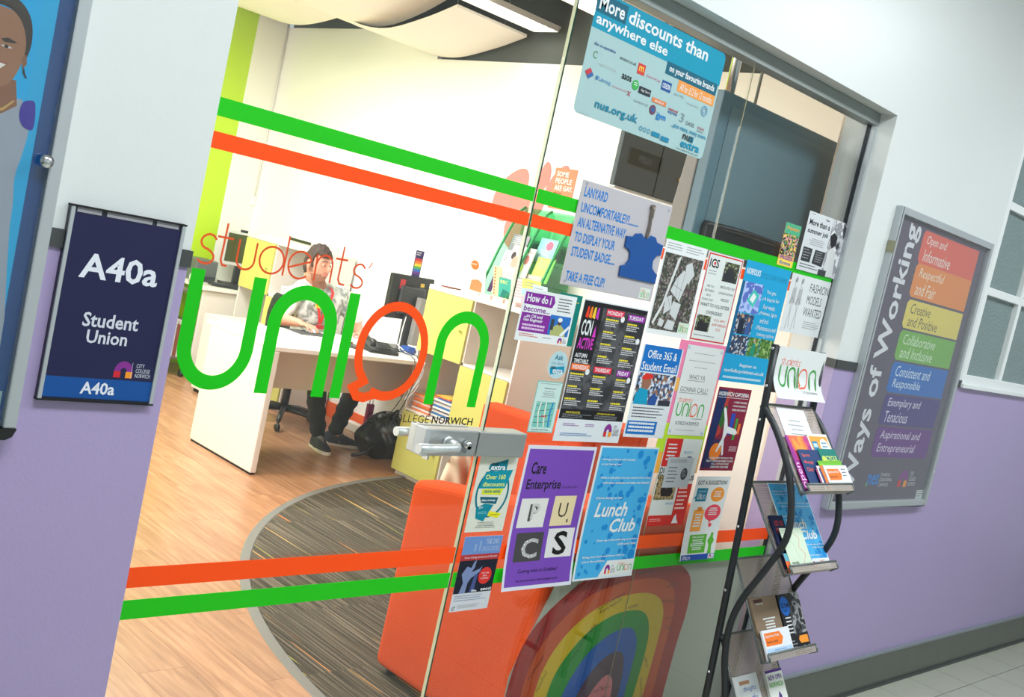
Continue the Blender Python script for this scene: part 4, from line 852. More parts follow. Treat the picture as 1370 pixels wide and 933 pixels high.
def PL(L, c):
    if len(L) > 6:
        q = [(a, z, 0) for a, z in L]; n_ = len(q); sp = smooth_path([q[-1]] + q + [q[0], q[1]], 4)[4:4 * (n_ + 1)]
        L = [(v.x, v.y) for v in sp]
    p.poly([fz(*q) for q in L], c)
p.rect(0, .6, 1, 1, (60, 176, 220)); p.rect(.965, 0, 1, 1, (24, 160, 214)); p.lay()
PL([(.50, 1.60), (.56, 1.635), (.60, 1.62), (.63, 1.62), (.658, 1.632), (.667, 1.60), (.677, 1.585), (.673, 1.54), (.668, 1.50), (.674, 1.42), (.674, 1.12), (.40, 1.12), (.40, 1.50)], (150, 156, 172)); p.lay()
PL([(.57, 1.64), (.60, 1.60), (.63, 1.602), (.652, 1.62), (.644, 1.66), (.58, 1.66)], SK2); p.lay()
PL([(.55, 1.74), (.553, 1.71), (.565, 1.665), (.585, 1.642), (.612, 1.64), (.635, 1.655), (.648, 1.69), (.652, 1.72), (.648, 1.75), (.635, 1.765), (.60, 1.77), (.565, 1.765)], SK); p.lay()
PL([(.535, 1.72), (.54, 1.76), (.56, 1.785), (.60, 1.793), (.633, 1.784), (.652, 1.76), (.658, 1.725), (.653, 1.695), (.649, 1.69), (.650, 1.72), (.640, 1.75), (.622, 1.768), (.60, 1.772), (.575, 1.766), (.556, 1.75), (.55, 1.73)], (52, 40, 38)); p.lay()
PL([(.610, 1.7195), (.620, 1.724), (.636, 1.720), (.630, 1.717), (.616, 1.716)], (50, 36, 34)); PL([(.611, 1.7095), (.620, 1.7125), (.630, 1.709), (.620, 1.7065)], (206, 200, 196)); p.lay(); p.ell(*fz(.620, 1.7095), .005, .0026, (40, 28, 26)); PL([(.566, 1.7095), (.576, 1.7125), (.586, 1.709), (.576, 1.7065)], (206, 200, 196)); p.ell(*fz(.577, 1.7095), .005, .0026, (40, 28, 26)); PL([(.566, 1.7195), (.576, 1.724), (.592, 1.720), (.586, 1.717), (.572, 1.716)], (50, 36, 34))
PL([(.586, 1.692), (.597, 1.689), (.609, 1.692), (.606, 1.699), (.590, 1.699)], SK2); PL([(.574, 1.681), (.597, 1.684), (.624, 1.681), (.614, 1.670), (.597, 1.666), (.582, 1.671)], (226, 220, 214)); PL([(.57, 1.683), (.597, 1.686), (.628, 1.683), (.624, 1.681), (.597, 1.6835), (.574, 1.681)], (150, 80, 76)); PL([(.578, 1.672), (.597, 1.662), (.618, 1.672), (.614, 1.670), (.597, 1.666), (.582, 1.671)], (150, 80, 76))
PL([(.660, 1.627), (.672, 1.634), (.680, 1.630), (.684, 1.60), (.681, 1.586), (.666, 1.59), (.658, 1.606)], (60, 44, 150)); PL([(.646, 1.70), (.653, 1.705), (.656, 1.69), (.65, 1.68)], SK2); PL([(.652, 1.685), (.656, 1.674), (.66, 1.668), (.657, 1.667), (.651, 1.676)], (40, 32, 32))
PL([(.61, 1.602), (.63, 1.612), (.645, 1.628), (.647, 1.626), (.632, 1.608), (.612, 1.599)], (190, 150, 90))
p.build('portrait_poster', t)
p = wallP(0.68, 1.135, 0.03, 0.06, -0.0172, bg=(150, 176, 180)); p.build('corner_label', t)
b = B(); b.box(-0.548, 0.716, -0.026, -0.024, 1.074, 2.247); b.build('cover_glass', GLASS, t)
b = B(); b.lathe([(0, 0), (0.011, 0), (0.011, 0.008), (0.007, 0.011), (0.0, 0.011)], (0.707, -0.043, 1.541), ax='y'); b.box(0.7055, 0.7085, -0.0445, -0.043, 1.5385, 1.5435); b.build('lock', CHROME, t)

# ways of working board
t = thing('values_board', 'glazed notice board with a rainbow list titled Ways of Working', 'notice board', (4.25, 0, 0.85))
x0, x1, z0, z1 = 3.790, 4.704, 0.857, 2.038; fy = -0.028
b = B(); fw = 0.027
for a in ((x0, x0 + fw, z0, z1), (x1 - fw, x1, z0, z1), (x0 + fw, x1 - fw, z1 - fw, z1), (x0 + fw, x1 - fw, z0, z0 + fw)): b.box(a[0], a[1], fy, 0, a[2], a[3])
b.build('frame', ALU_F, t, bevel=0.002)
b = B(); b.box(x0 + .008, x0 + .0105, fy - .001, fy, z0 + .002, z1 - .002); b.build('frame_seam', DGREY_P, t)
for z in (1.86, 1.0): b = B(); b.box(x0 - 0.003, x0 + 0.007, fy - 0.002, -0.004, z, z + 0.045); b.build('hinge', mat('hinge_bronze', (150, 146, 120), 0.4, metal=0.5), t)
p = wallP(x0 + fw, z1 - fw, x1 - x0 - 2 * fw, z1 - z0 - 2 * fw, -0.008, bg=(98, 88, 110))
X = lambda x: ((x * 1.0105) - (x0 + fw)) / p.w; Z = lambda z: ((z1 - fw) - ((z - 1.567) * 1.011 + 1.567)) / p.h
p.rect(0, 0, 1, 1, (96, 86, 104)); p.lay()
rows = [((226, 104, 88), 1.985, 1.856, 'Open and', 'Informative', (236, 226, 222)), ((232, 142, 78), 1.856, 1.722, 'Respectful', 'and Fair', (238, 224, 206)), ((228, 206, 108), 1.712, 1.598, 'Creative', 'and Positive', (92, 84, 70)), ((120, 176, 80), 1.590, 1.470, 'Collaborative', 'and Inclusive', (216, 230, 204)), ((34, 108, 190), 1.462, 1.338, 'Consistent and', 'Responsible', (216, 228, 240)), ((74, 56, 128), 1.330, 1.206, 'Exemplary and', 'Tenacious', (224, 218, 236)), ((104, 50, 134), 1.197, 1.072, 'Aspirational and', 'Entrepreneurial', (226, 212, 234))]
for c, a, e, s1, s2, tc in rows:
    u0 = X(4.012 + (1.985 - a) * .03); u1 = X(4.565); v0, v1 = Z(a), Z(e); r_ = .02
    p.poly([(u0 + r_, v0), (u1, v0), (u1, v1), (u0 + r_, v1), (u0, v1 - r_ * .7), (u0, v0 + r_ * .7)], c); p.lay()
    h = v1 - v0; L1 = .0275 * len(s1); L2 = .0275 * len(s2)
    p.text(s1, u0 + .05, v0 + h * .11, u0 + .05 + L1 * 1.0, v0 + h * .46, tc, shear=.15); p.text(s2, u0 + .05, v0 + h * .54, u0 + .05 + L2, v0 + h * .91, tc, shear=.15)
p.lay(); p.text('Ways of Working', X(3.85), Z(1.99), X(3.985), Z(.93), (226, 224, 232), bold=.04, rot=1)
p.text('nes', X(4.065), Z(1.0), X(4.165), Z(.955), (40, 130, 210), bold=.04); p.rect(X(4.06), Z(.965), X(4.07), Z(.95), (120, 190, 60)); p.rect(X(4.175), Z(1.01), X(4.177), Z(.945), WH)
for i, s_ in enumerate(('NORFOLK', 'EDUCATIONAL', 'SERVICES')): p.text(s_, X(4.185), Z(1.005 - .021 * i), X((4.26, 4.285, 4.26)[i]), Z(.991 - .021 * i), (210, 206, 218))
p.college(X(4.35), Z(1.02), X(4.52), Z(.945), (210, 206, 218)); p.rect(X(4.56), Z(.93), X(4.64), Z(.885), (206, 208, 210)); p.lay(); p.lines(X(4.565), Z(.925), X(4.63), Z(.895), 3, DG, fill=.3)
p.build('printed_sheet', t)
b = B(); b.box(x0 + fw - .004, x1 - fw + .004, -0.020, -0.018, z0 + fw - .004, z1 - fw + .004); b.build('cover_glass', glass_mat('clear_glass_board', f0=0.06), t)
for z in (1.78, 1.01): b = B(); b.cyl((x1 - .012, fy, z), (x1 - .012, fy - .003, z), .003, n=10); b.build('screw', CHROME, t)

# sign over the corridor's opposite door (it mirrors in the glass)
t = thing('room_sign', 'small dark room sign A39 on the far side of the corridor', 'sign', (6.15, -3.0, 2.35))
b = B(); b.box(5.96, 6.345, -3.0, -2.99, 2.352, 2.47); b.build('sign_panel', mat('sign_black', (22, 22, 24), 0.4), t)
p = Print((6.345, -2.9885, 2.47), (-1, 0, 0), (0, 0, -1), (0, 1, 0), 0.385, 0.118, bg=None); p.text('A39', .32, .28, .70, .72, WH, bold=.02); p.build('print', t)

# ---- leaflet rack
t = thing('leaflet_rack', "black curved tube leaflet rack with a students' union header and mesh trays", 'leaflet rack', (3.01, -0.25, 0))
XL, XRk = 2.862, 3.158
CURVE = [(-.200, 1.268), (-.262, 1.212), (-.335, 1.105), (-.375, 1.000), (-.383, .905), (-.342, .795), (-.292, .685), (-.272, .590), (-.282, .490), (-.314, .380), (-.345, .25), (-.36, .12), (-.362, .01)]
for x in (XL, XRk):
    b = B(); b.tube([(x, -.193, 1.458), (x, -.205, 1.30), (x, -.228, .82), (x, -.246, .45), (x, -.262, .01)], .0112, n=12, flat=1.0); b.build('upright', BLACK_M, t)
    b = B(); b.tube(smooth_path([(x, y, z) for y, z in CURVE], 5), .0105, n=12); b.build('curved_rail', BLACK_M, t)
    for a_, c_ in (((x, -.240, .545), (x, -.268, .545)), ((x, -.254, .20), (x, -.352, .20))): b = B(); b.cyl(a_, c_, .009, n=8); b.build('spacer', BLACK_M, t)
    for z, y in ((1.445, -.1945), (1.33, -.2035), (1.225, -.209), (.89, -.225), (.69, -.2345), (.43, -.247)):
        b = B(); b.ellipsoid((x - .0125, y, z), (.003, .005, .005), n=8, k=5); b.build('rivet', CHROME, t)
def mesh_mat():
    m = bpy.data.materials.new('perforated_steel'); m.use_nodes = True; nt = m.node_tree; p_ = nt.nodes['Principled BSDF']
    p_.inputs['Base Color'].default_value = lin((176, 164, 154)); p_.inputs['Metallic'].default_value = .3; p_.inputs['Roughness'].default_value = .45
    tc = nt.nodes.new('ShaderNodeTexCoord'); mp = nt.nodes.new('ShaderNodeMapping'); mp.inputs['Rotation'].default_value = (0, 0, 0)
    nt.links.new(tc.outputs['UV'], mp.inputs[0]); v = nt.nodes.new('ShaderNodeTexVoronoi'); v.inputs['Scale'].default_value = 150; v.inputs['Randomness'].default_value = 0.0
    nt.links.new(mp.outputs[0], v.inputs['Vector']); g = nt.nodes.new('ShaderNodeMath'); g.operation = 'LESS_THAN'; g.inputs[1].default_value = 0.26; nt.links.new(v.outputs['Distance'], g.inputs[0])
    tr = nt.nodes.new('ShaderNodeBsdfTransparent'); ms = nt.nodes.new('ShaderNodeMixShader'); nt.links.new(g.outputs[0], ms.inputs[0]); nt.links.new(p_.outputs[0], ms.inputs[1]); nt.links.new(tr.outputs[0], ms.inputs[2])
    nt.links.new(ms.outputs[0], nt.nodes['Material Output'].inputs[0]); return m
PERF = mesh_mat()
TRAYS = [((-.21, 1.275), (-.392, 1.046)), ((-.222, 1.032), (-.402, .797)), ((-.234, .79), (-.402, .523)), ((-.246, .545), (-.40, .30))]
def tray_frame(i):
    (yb, zb), (yl, zl) = TRAYS[i]; o = Vector((XL + .006, yl, zl)); d = Vector((0, yb - yl, zb - zl)); L = d.length; d.normalize()
    n = d.cross(Vector((1, 0, 0))).normalized()
    if n.y > 0: n = -n
    return o, d, n, L
for i in range(4):
    o, d, n, L = tray_frame(i); w = XRk - XL - .012
    tr = B(); tr.add([o, o + Vector((w, 0, 0)), o + Vector((w, 0, 0)) + d * L, o + d * L], [(0, 1, 2, 3)], 0)
    q = o + n * .03; tr.add([o, o + Vector((w, 0, 0)), q + Vector((w, 0, 0)), q], [(0, 1, 2, 3)], 0); q2 = q + d * .022; tr.add([q, q + Vector((w, 0, 0)), q2 + Vector((w, 0, 0)), q2], [(0, 1, 2, 3)], 0)
    me_o = tr.build('tray', PERF, t); uv = me_o.data.uv_layers.new(name='UVMap')
    for pl_ in me_o.data.polygons:
        for li in pl_.loop_indices:
            co = me_o.data.vertices[me_o.data.loops[li].vertex_index].co; uv.data[li].uv = (co.x, co.z * 1.3 + co.y * .3)
    tr = B(); ex = Vector((w, 0, 0))
    for a, e in ((o, o + d * L), (o + ex, o + ex + d * L), (o + d * L, o + ex + d * L), (q2, q2 + ex), (o, q), (o + ex, q + ex), (q, q2), (q + ex, q2 + ex)): tr.cyl(a, e, .0035, n=8)
    tr.build('tray_rim', ALU_D, t)
b = B(); b.box(XL + .012, XRk - .012, -.203, -.199, 1.312, 1.455); b.build('header_board', mat('header_brown', (96, 80, 66), 0.5), t)
# curved header sheet
p = Print((XL + .008, -.206, 1.457), (1, 0, 0), (0, 0, -1), (0, -1, 0), .296, .155, curl=.035, bg=(216, 220, 220)); union_logo(p, .09, .2, .88, .80, wscale=1.1, green=(60, 150, 70), orange=(220, 90, 60)); p.build('header_sheet', t)

def trayP(i, x, v, w, h, lift=.004, tilt=0.0, thick=.0006, **k):
    """a printed leaflet lying on tray i; x from the left rail, v = distance of its lower edge up the tray, lift = off the mesh"""
    o, d, n, L = tray_frame(i); rt = Vector((1, 0, 0)); 
    if tilt: rt = (rt * cos(tilt) + d * sin(tilt)); d = (-Vector((1, 0, 0)) * sin(tilt) + d * cos(tilt))
    return Print(o + Vector((x, 0, 0)) + d * (v + h) + n * lift, rt, -d, n, w, h, thick=thick, **k)
p = trayP(0, .034, .085, .168, .200, lift=.002, tilt=-.03); p.lines(.2, .2, .8, .5, 4, GR, fill=.25, centre=True); p.rect(.3, .58, .75, .6, (60, 100, 60)); p.lines(.3, .66, .75, .70, 1, DG); done(p, 'leaflet', 'plain white letter at the back of the top tray', 'leaflet')
PUR = photo_mat('purple_orange_print', [(150, 40, 140), (190, 60, 130), (226, 110, 70), (236, 150, 60)], 9, sx=2.0)
p = trayP(0, .020, .010, .140, .178, lift=.008, bg=(150, 40, 140)); p.rect(.02, .0, 1, 1, PUR); p.rect(0, .45, .3, 1, (150, 30, 130)); p.lay(); p.text('open', .04, .5, .24, .95, (226, 200, 226), rot=1); done(p, 'leaflet', 'purple and orange leaflet on the left of the top tray', 'leaflet')
p = trayP(0, .155, .055, .130, .142, lift=.009, bg=(226, 228, 226)); p.rect(.06, .06, .94, .60, (240, 160, 60)); p.lay(); p.rect(.12, .18, .38, .46, (30, 130, 180)); p.ell(.70, .33, .22, .22, WH); p.lay(); p.rect(.16, .23, .34, .32, (190, 220, 236)); p.lines(.56, .2, .84, .45, 3, (60, 130, 170), fill=.4, centre=True); done(p, 'leaflet', 'orange leaflet with a blue bus on the top tray', 'leaflet')
p = trayP(0, .052, .008, .150, .132, lift=.014, bg=(30, 60, 110)); 
for i, s_ in enumerate(('Sports', 'Massage', 'Clinic')): p.text(s_, .10, .10 + .17 * i, (.42, .46, .36)[i], .20 + .17 * i, (226, 96, 70), bold=.01)
done(p, 'leaflet', 'navy leaflet with red lettering at the middle of the top tray', 'leaflet')
p = trayP(0, .176, .060, .112, .084, lift=.016, bg=(10, 120, 110)); p.ell(.18, .5, .14, .2, (180, 210, 60)); p.text('BICYCLE', .12, .28, .92, .48, (216, 226, 120), bold=.02); p.lay(); p.text('LINKS', .36, .55, .88, .75, (216, 226, 120), bold=.02); done(p, 'leaflet', 'teal bicycle leaflet on the top tray', 'leaflet')
for k, c in enumerate(((150, 60, 110), (226, 226, 230), (60, 70, 120), (226, 120, 50))):
    p = trayP(0, .108 + k * .010, .006, .03, .07 + .008 * (k % 2), lift=.020 + .001 * k, tilt=.02 * k, bg=c); done(p, 'card', ('narrow mauve card', 'narrow white card', 'narrow indigo card', 'narrow orange card')[k] + ' wedged in the middle of the top tray', 'card')
p = trayP(0, .138, .006, .150, .095, lift=.021, tilt=.02, bg=(110, 180, 50)); p.rect(.04, .1, .2, .9, (140, 200, 70)); p.lay(); p.ell(.12, .35, .07, .12, (110, 50, 120)); done(p, 'leaflet', 'bright green booklet behind the orange arrow card', 'booklet')
p = trayP(0, .150, .006, .150, .078, lift=.026, tilt=.01, thick=.004, bg=(222, 226, 232)); OA = (236, 120, 40); AR = [(.08, .15), (.58, .15), (.66, .38), (.58, .62), (.08, .62)]
p.poly(AR, OA); p.rect(.03, .74, .97, .95, (190, 214, 236)); p.lay(); p.text('Experience of Work', .11, .22, .56, .36, WH, bold=.01); p.text('Student activity', .11, .42, .45, .55, (60, 40, 30)); p.lines(.7, .15, .92, .55, 3, DG, fill=.3); done(p, 'booklet', 'white booklet with an orange arrow at the front of the top tray', 'booklet')
# tray two
p = trayP(1, .070, .006, .222, .285, lift=.006, tilt=-.02, bg=(214, 224, 230)); lunch(p); done(p, 'leaflet', 'blue spotted lunch club leaflet in the second tray', 'leaflet')
p = trayP(1, .012, .02, .075, .165, lift=.010, tilt=-.03, thick=.006, bg=(24, 34, 70)); p.text('LET US', .2, .1, .85, .2, (190, 60, 60), bold=.02); p.text('IN', .2, .24, .5, .34, (190, 60, 60), bold=.02); done(p, 'booklet', 'navy booklet at the left of the second tray', 'booklet')
p = trayP(1, .006, .004, .05, .06, lift=.018, tilt=-.03, bg=(232, 110, 50)); p.rect(0, 0, 1, .4, (90, 170, 190)); done(p, 'card', 'orange and teal card at the bottom left of the second tray', 'card')
p = trayP(1, .026, .006, .130, .135, lift=.020, tilt=-.03, bg=(206, 222, 200)); p.stroke([(.55, .1), (.75, .25), (.6, .45), (.82, .6), (.6, .85)], .0015, (226, 110, 110)); p.stroke([(.1, .2), (.4, .35), (.5, .7)], .001, GR); p.text('norwich', .1, .76, .4, .83, K, bold=.03); p.lines(.06, .05, .4, .15, 2, GR, fill=.3); done(p, 'leaflet', 'pale green route map leaflet in the second tray', 'leaflet')
# tray three
p = trayP(2, .004, .080, .148, .112, lift=.010, thick=.010, bg=(132, 112, 92)); p.poly([(.1, .1), (.12, .06), (.45, .06), (.45, .14), (.14, .16)], (70, 44, 40)); p.text('futures', .18, .15, .45, .21, WH); 
for i in range(4): p.lines(.30, .58 + .08 * i, .80, .62 + .08 * i, 1, WH, fill=1, seed=i, centre=True)
done(p, 'leaflet', 'brown leaflet in the third tray', 'leaflet')
p = trayP(2, .158, .0, .130, .190, lift=.012, thick=.008, bg=(28, 28, 30)); GP = photo_mat('gym_arm_photo', [(30, 30, 32), (70, 70, 74), (150, 150, 154), (40, 40, 44)], 26); p.rect(.4, .0, 1, .66, GP); p.ell(.24, .20, .22, .16, (20, 100, 190)); p.lay(); p.text('GYM', .08, .15, .42, .23, (10, 30, 70), bold=.03); p.text('staff', .14, .25, .30, .29, (10, 30, 70)); p.lines(.14, .38, .38, .68, 5, WH, fill=.35, ragged=False)
p.poly([(.58, .70), (.95, .70), (.95, .82), (.58, .82), (.52, .76)], (240, 150, 50)); p.lines(.08, .76, .42, .96, 4, GR, fill=.3); p.text('14', .7, .86, .95, .95, WH, bold=.02); done(p, 'leaflet', 'black gym leaflet with a blue oval in the third tray', 'leaflet')
p = trayP(2, .002, .0, .158, .092, lift=.024, thick=.006, bg=(222, 226, 232)); p.poly([(.06, .1), (.62, .1), (.72, .3), (.62, .52), (.06, .52)], OA); p.rect(.03, .6, .97, .97, (180, 208, 236)); p.lay(); p.text('Experience of Work', .1, .16, .6, .27, WH, bold=.01); p.text('Student activity', .1, .34, .5, .46, (60, 40, 30)); p.lines(.2, .66, .85, .92, 4, (90, 130, 190), fill=.35, centre=True); done(p, 'booklet', 'white booklet with an orange arrow in the third tray', 'booklet')
# tray four
p = trayP(3, .002, .0, .124, .162, lift=.012, thick=.01, bg=(216, 220, 224)); p.rect(.15, .1, .6, .17, (176, 130, 100)); p.lay(); p.text('thoughts', .28, .2, .85, .32, (40, 100, 180), shear=.3); p.text('on the', .3, .36, .85, .5, (40, 100, 180), shear=.3); p.text('mind', .3, .55, .8, .7, (60, 60, 70), shear=.3); done(p, 'booklet', 'white booklet with blue handwriting in the lowest tray', 'booklet')
p = trayP(3, .176, .0, .100, .158, lift=.012, thick=.01, bg=(222, 226, 222)); p.rect(0, 0, 1, .05, (84, 40, 130)); p.lay(); p.text('NOW OPEN', .1, .10, .9, .2, (84, 40, 130), bold=.03); p.text('NORWICH', .1, .24, .9, .34, (90, 170, 60), bold=.03); p.poly([(.4, .95), (.45, .6), (.55, .42), (.66, .5), (.75, .95)], (84, 50, 130)); done(p, 'booklet', 'white and purple booklet reading now open in the lowest tray', 'booklet')
# ================================================================== OFFICE
# round striped rug made of carpet tiles
t = thing('carpet', 'round charcoal striped carpet inlay with a grey edging on the wooden floor', 'carpet', (3.6, 1.5, 0.0))
CX, CY, CR = 4.853, 0.439, 2.738
def clip(poly, a, b_, c):    # keep a*x+b*y<=c
    out = []
    for i in range(len(poly)):
        p, q = poly[i], poly[(i + 1) % len(poly)]; dp = a * p[0] + b_ * p[1] - c; dq = a * q[0] + b_ * q[1] - c
        if dp <= 0: out.append(p)
        if dp * dq < 0: k = dp / (dp - dq); out.append((p[0] + (q[0] - p[0]) * k, p[1] + (q[1] - p[1]) * k))
    return out
ts = 0.5
for i in range(-1, 6):
    for j in range(0, 7):
        x0_, y0_ = 2.1 + (i) * ts, 0.13 + j * ts - 0.27
        poly = [(x0_, y0_), (x0_ + ts, y0_), (x0_ + ts, y0_ + ts), (x0_, y0_ + ts)]
        poly = clip(poly, 0, -1, -0.205); poly = clip(poly, 1, 0, 4.93)
        if y0_ + ts > 2.40: poly = clip(poly, 1, 0, 4.415)
        for k in range(100, 280, 2):
            if len(poly) < 3: break
            a = radians(k); poly = clip(poly, cos(a), sin(a), CX * cos(a) + CY * sin(a) + CR - 0.045)
        for k in range(80, 100, 2):
            if len(poly) < 3: break
            a = radians(k); poly = clip(poly, cos(a), sin(a), CX * cos(a) + CY * sin(a) + CR - 0.045)
        if len(poly) < 3: continue
        b = B(); b.prism(poly, 0.0004, 0.0035, axis='z'); b.build('carpet_tile', CARP, t)
b = B(); vs = []; n = 90; fs = []
for k in range(n + 1):
    a = radians(97 + (184.8 - 97) * k / n)
    for r_, z in ((CR, 0.0003), (CR - .006, .005), (CR - .04, .005), (CR - .046, 0.0003)): vs.append((CX + r_ * cos(a), CY + r_ * sin(a), z))
for k in range(n):
    for m_ in range(3): fs.append((k * 4 + m_, k * 4 + m_ + 1, k * 4 + m_ + 5, k * 4 + m_ + 4))
b.add(vs, fs, 0); b.build('edging', mat('carpet_edging', (112, 110, 104), 0.6), t)

# ---- reception desk
t = thing('reception_desk', 'white reception desk with panel ends where the man works', 'desk', (3.9, 3.5, 0))
b = B(); b.box(3.325, 4.41, 3.15, 3.93, 0.722, 0.750); b.build('desktop', mat('desk_top_white', (236, 232, 226), 0.3), t, bevel=0.004)
b = B(); b.box(3.325, 3.365, 3.15, 3.87, 0.012, 0.722); b.build('end_panel', WHITE_L, t, bevel=0.006)
b = B(); b.box(3.332, 3.36, 3.16, 3.86, 0.0, 0.012); b.build('plinth_strip', SHADOWG, t)
b = B(); b.box(4.41, 4.93, 3.245, 3.93, 0.722, 0.750); b.build('desktop', mat('desk_top_white', (236, 232, 226), 0.3), t, bevel=0.002)
b = B(); b.box(4.90, 4.93, 3.25, 3.90, 0.0, 0.722); b.build('end_panel', WHITE_L, t, bevel=0.002)
b = B(); b.box(3.365, 4.90, 3.50, 3.52, 0.44, 0.722); b.build('modesty_panel', WHITE_L, t, bevel=0.002)
# second desk behind, left
t = thing('side_desk', 'white desk in the back left corner carrying the old monitor', 'desk', (4.5, 6.0, 0))
b = B(); b.box(4.262, 4.93, 5.72, 6.34, 0.722, 0.750); b.build('desktop', mat('desk_top_white', (236, 232, 226), 0.3), t, bevel=0.004)
b = B(); b.box(4.285, 4.90, 5.745, 5.77, 0.02, 0.722); b.build('front_panel', WHITE_L, t, bevel=0.002)
b = B(); b.box(4.87, 4.895, 5.78, 6.30, 0.0, 0.722); b.build('end_panel', WHITE_L, t)
# old monitor with keyboard
t = thing('monitor', 'older monitor with a silver bezel on the back left desk', 'monitor', (4.76, 6.10, 0.75), rz=radians(-14))
b = B(); b.box(-.16, .16, -.012, .02, .17, .46); b.build('bezel', mat('silver_plastic', (196, 196, 190), 0.4), t, local=True, bevel=0.006)
b = B(); b.box(-.138, .138, -.014, -.0125, .20, .44); b.build('screen', mat('screen_olive', (62, 68, 26), 0.25), t, local=True)
b = B(); b.box(-.13, .13, .02, .09, .20, .43); b.box(.13, .16, .0, .05, .18, .45); b.build('housing', BLACK_P, t, local=True, bevel=0.01)
b = B(); b.box(-.03, .03, .0, .04, .02, .2); b.box(-.13, .13, -.10, .10, 0, .02); b.build('stand', BLACK_P, t, local=True, bevel=0.004)
b = B(); b.box(-.04, .02, -.012, .015, .46, .482); b.build('webcam', BLACK_P, t, local=True, bevel=0.004)
t = thing('keyboard', 'black keyboard on the back left desk', 'keyboard', (4.62, 5.88, .75), rz=radians(-14))
b = B(); b.box(-.2, .2, -.07, .07, .0, .018); b.build('body', BLACK_P, t, local=True, bevel=0.003)
b = B()
for i in range(15):
    for j in range(5): b.box(-.19 + i * .0255, -.169 + i * .0255, -.06 + j * .0245, -.04 + j * .0245, .018, .024)
o = b.build('keys', DGREY_P, t, local=True)
t = thing('printer', 'dark grey desktop printer in the back left corner by the lime wall', 'printer', (4.47, 6.2, .75))
b = B(); b.box(4.36, 4.56, 6.08, 6.32, .75, .93); b.build('body', mat('printer_grey', (92, 96, 96), 0.5), t, bevel=0.012)
b = B(); b.box(4.38, 4.54, 6.06, 6.085, .77, .80); b.build('paper_tray', DGREY_P, t, bevel=0.004)
for k, (c, nm) in enumerate((((236, 226, 226), 'white'), ((236, 80, 130), 'pink'), ((120, 180, 226), 'pale blue'), ((230, 230, 236), 'second white'))):
    b = B(); x = 4.275 - .006 * (k % 2); b.tube([(x, 5.95 - .04 * k, .75), (x, 5.95 - .04 * k, .80), (x, 5.95 - .04 * k, .83)], [.024, .024, .012], n=14); b.cyl((x, 5.95 - .04 * k, .83), (x, 5.95 - .04 * k, .86), .013, n=12)
    o = b.build('bottle', mat('bottle_' + nm.replace(' ', '_'), c, 0.35)); tag(o, nm + ' squat bottle at the left edge of the back desk', 'bottle', 'bottles on the back desk')
# trolley partly seen at the far left
t = thing('storage_trolley', 'dark metal trolley with files at the far left behind the lime stripe', 'trolley', (4.12, 5.95, 0))
b = B()
for x in (3.99, 4.24):
    for y in (5.78, 6.2): b.cyl((x, y, .06), (x, y, .70), .012, n=8)
b.box(3.98, 4.25, 5.77, 6.21, .68, .70); b.box(3.98, 4.25, 5.77, 6.21, .14, .155); b.build('frame', mat('trolley_brown', (96, 84, 74), 0.5), t)
for x in (3.99, 4.24):
    for y in (5.78, 6.2): b = B(); b.lathe([(0, -.012), (.03, -.012), (.03, .012), (0, .012)], (x, y, .03), ax='x'); b.build('castor', BLACK_P, t)
for k in range(8):
    c = ((206, 50, 50), (60, 60, 66), (216, 210, 200), (60, 60, 66), (190, 190, 184), (130, 60, 60), (216, 210, 200), (96, 90, 80))[k]
    b = B(); b.box(4.0 + k * .03, 4.026 + k * .03, 5.80, 6.08, .155, .155 + (.30, .27, .31, .28, .30, .26, .29, .3)[k]); o = b.build('box_file', mat('file_%d' % c[0] + '_%d' % c[2], c, 0.6))
    tag(o, 'box file standing on the trolley by the lilac wall edge, %s' % ('leftmost, red', 'second from left, dark', 'third from left, off-white', 'fourth from left, dark', 'fifth from left, pale grey', 'sixth from left, maroon', 'seventh from left, off-white', 'rightmost, brown')[k], 'file', 'box files on the trolley')

# ---- storage cabinets (open and lime-doored squares)
def cabinet(name, label, x0, y0, ncol, pattern, cw, rows, depth, z0=0.03):
    """front faces -x, columns run towards -y from y0"""
    t = thing(name, label, 'cabinet', (x0, y0, 0)); zt = z0 + sum(rows); th = 0.016; y1 = y0 - ncol * cw
    b = B(); b.box(x0 - .006, x0 + depth, y1 - .01, y0 + .01, zt, zt + .03); b.build('top', WHITE_L, t, bevel=0.002)
    b = B(); b.box(x0 + depth - .008, x0 + depth, y1, y0, z0, zt); b.build('back_panel', WHITE_L, t)
    b = B(); b.box(x0 + .02, x0 + depth, y1 + .01, y0 - .01, 0, z0); b.build('plinth', WHITE_L, t)
    for i in range(ncol + 1):
        y = y0 - i * cw; w_ = B(); w_.box(x0, x0 + depth - .008, y - th / 2, y + th / 2, z0, zt); w_.build('side_panel', WHITE_L, t)
    z = z0
    for r_ in range(len(rows)):
        s_ = B(); s_.box(x0, x0 + depth - .008, y1 + th / 2, y0 - th / 2, z, z + th); s_.build('shelf', WHITE_L, t)
        for c in range(ncol):
            if pattern[r_][c] == 'D':
                a = y0 - c * cw - .004; e = a - cw + .008
                d = B(); d.box(x0 - .018, x0 - .001, e, a, z + .004, z + rows[r_] - .002); dd = d.build('door', LIME_L, t, bevel=0.0015)
                kx, ky, kz = x0 - .018, e + .045, z + rows[r_] * .5
                k_ = B(); k_.cyl((kx, ky, kz), (kx - .012, ky, kz), .0035, n=8); k_.cyl((kx - .012, ky, kz), (kx - .016, ky + .0, kz), .009, n=10); kk = k_.build('knob', CHROME, dd)
                ORG.setdefault(kk.name, Vector((0, 0, 0))); 
        z += rows[r_]
    return t
_ob = B.build
cabinet('storage_cabinet', 'white storage cabinet with lime doors between the desk and the orange chairs', 4.42, 3.225, 2, ('DO', 'OD', 'DO'), 0.43, (.39, .39, .40), .46)
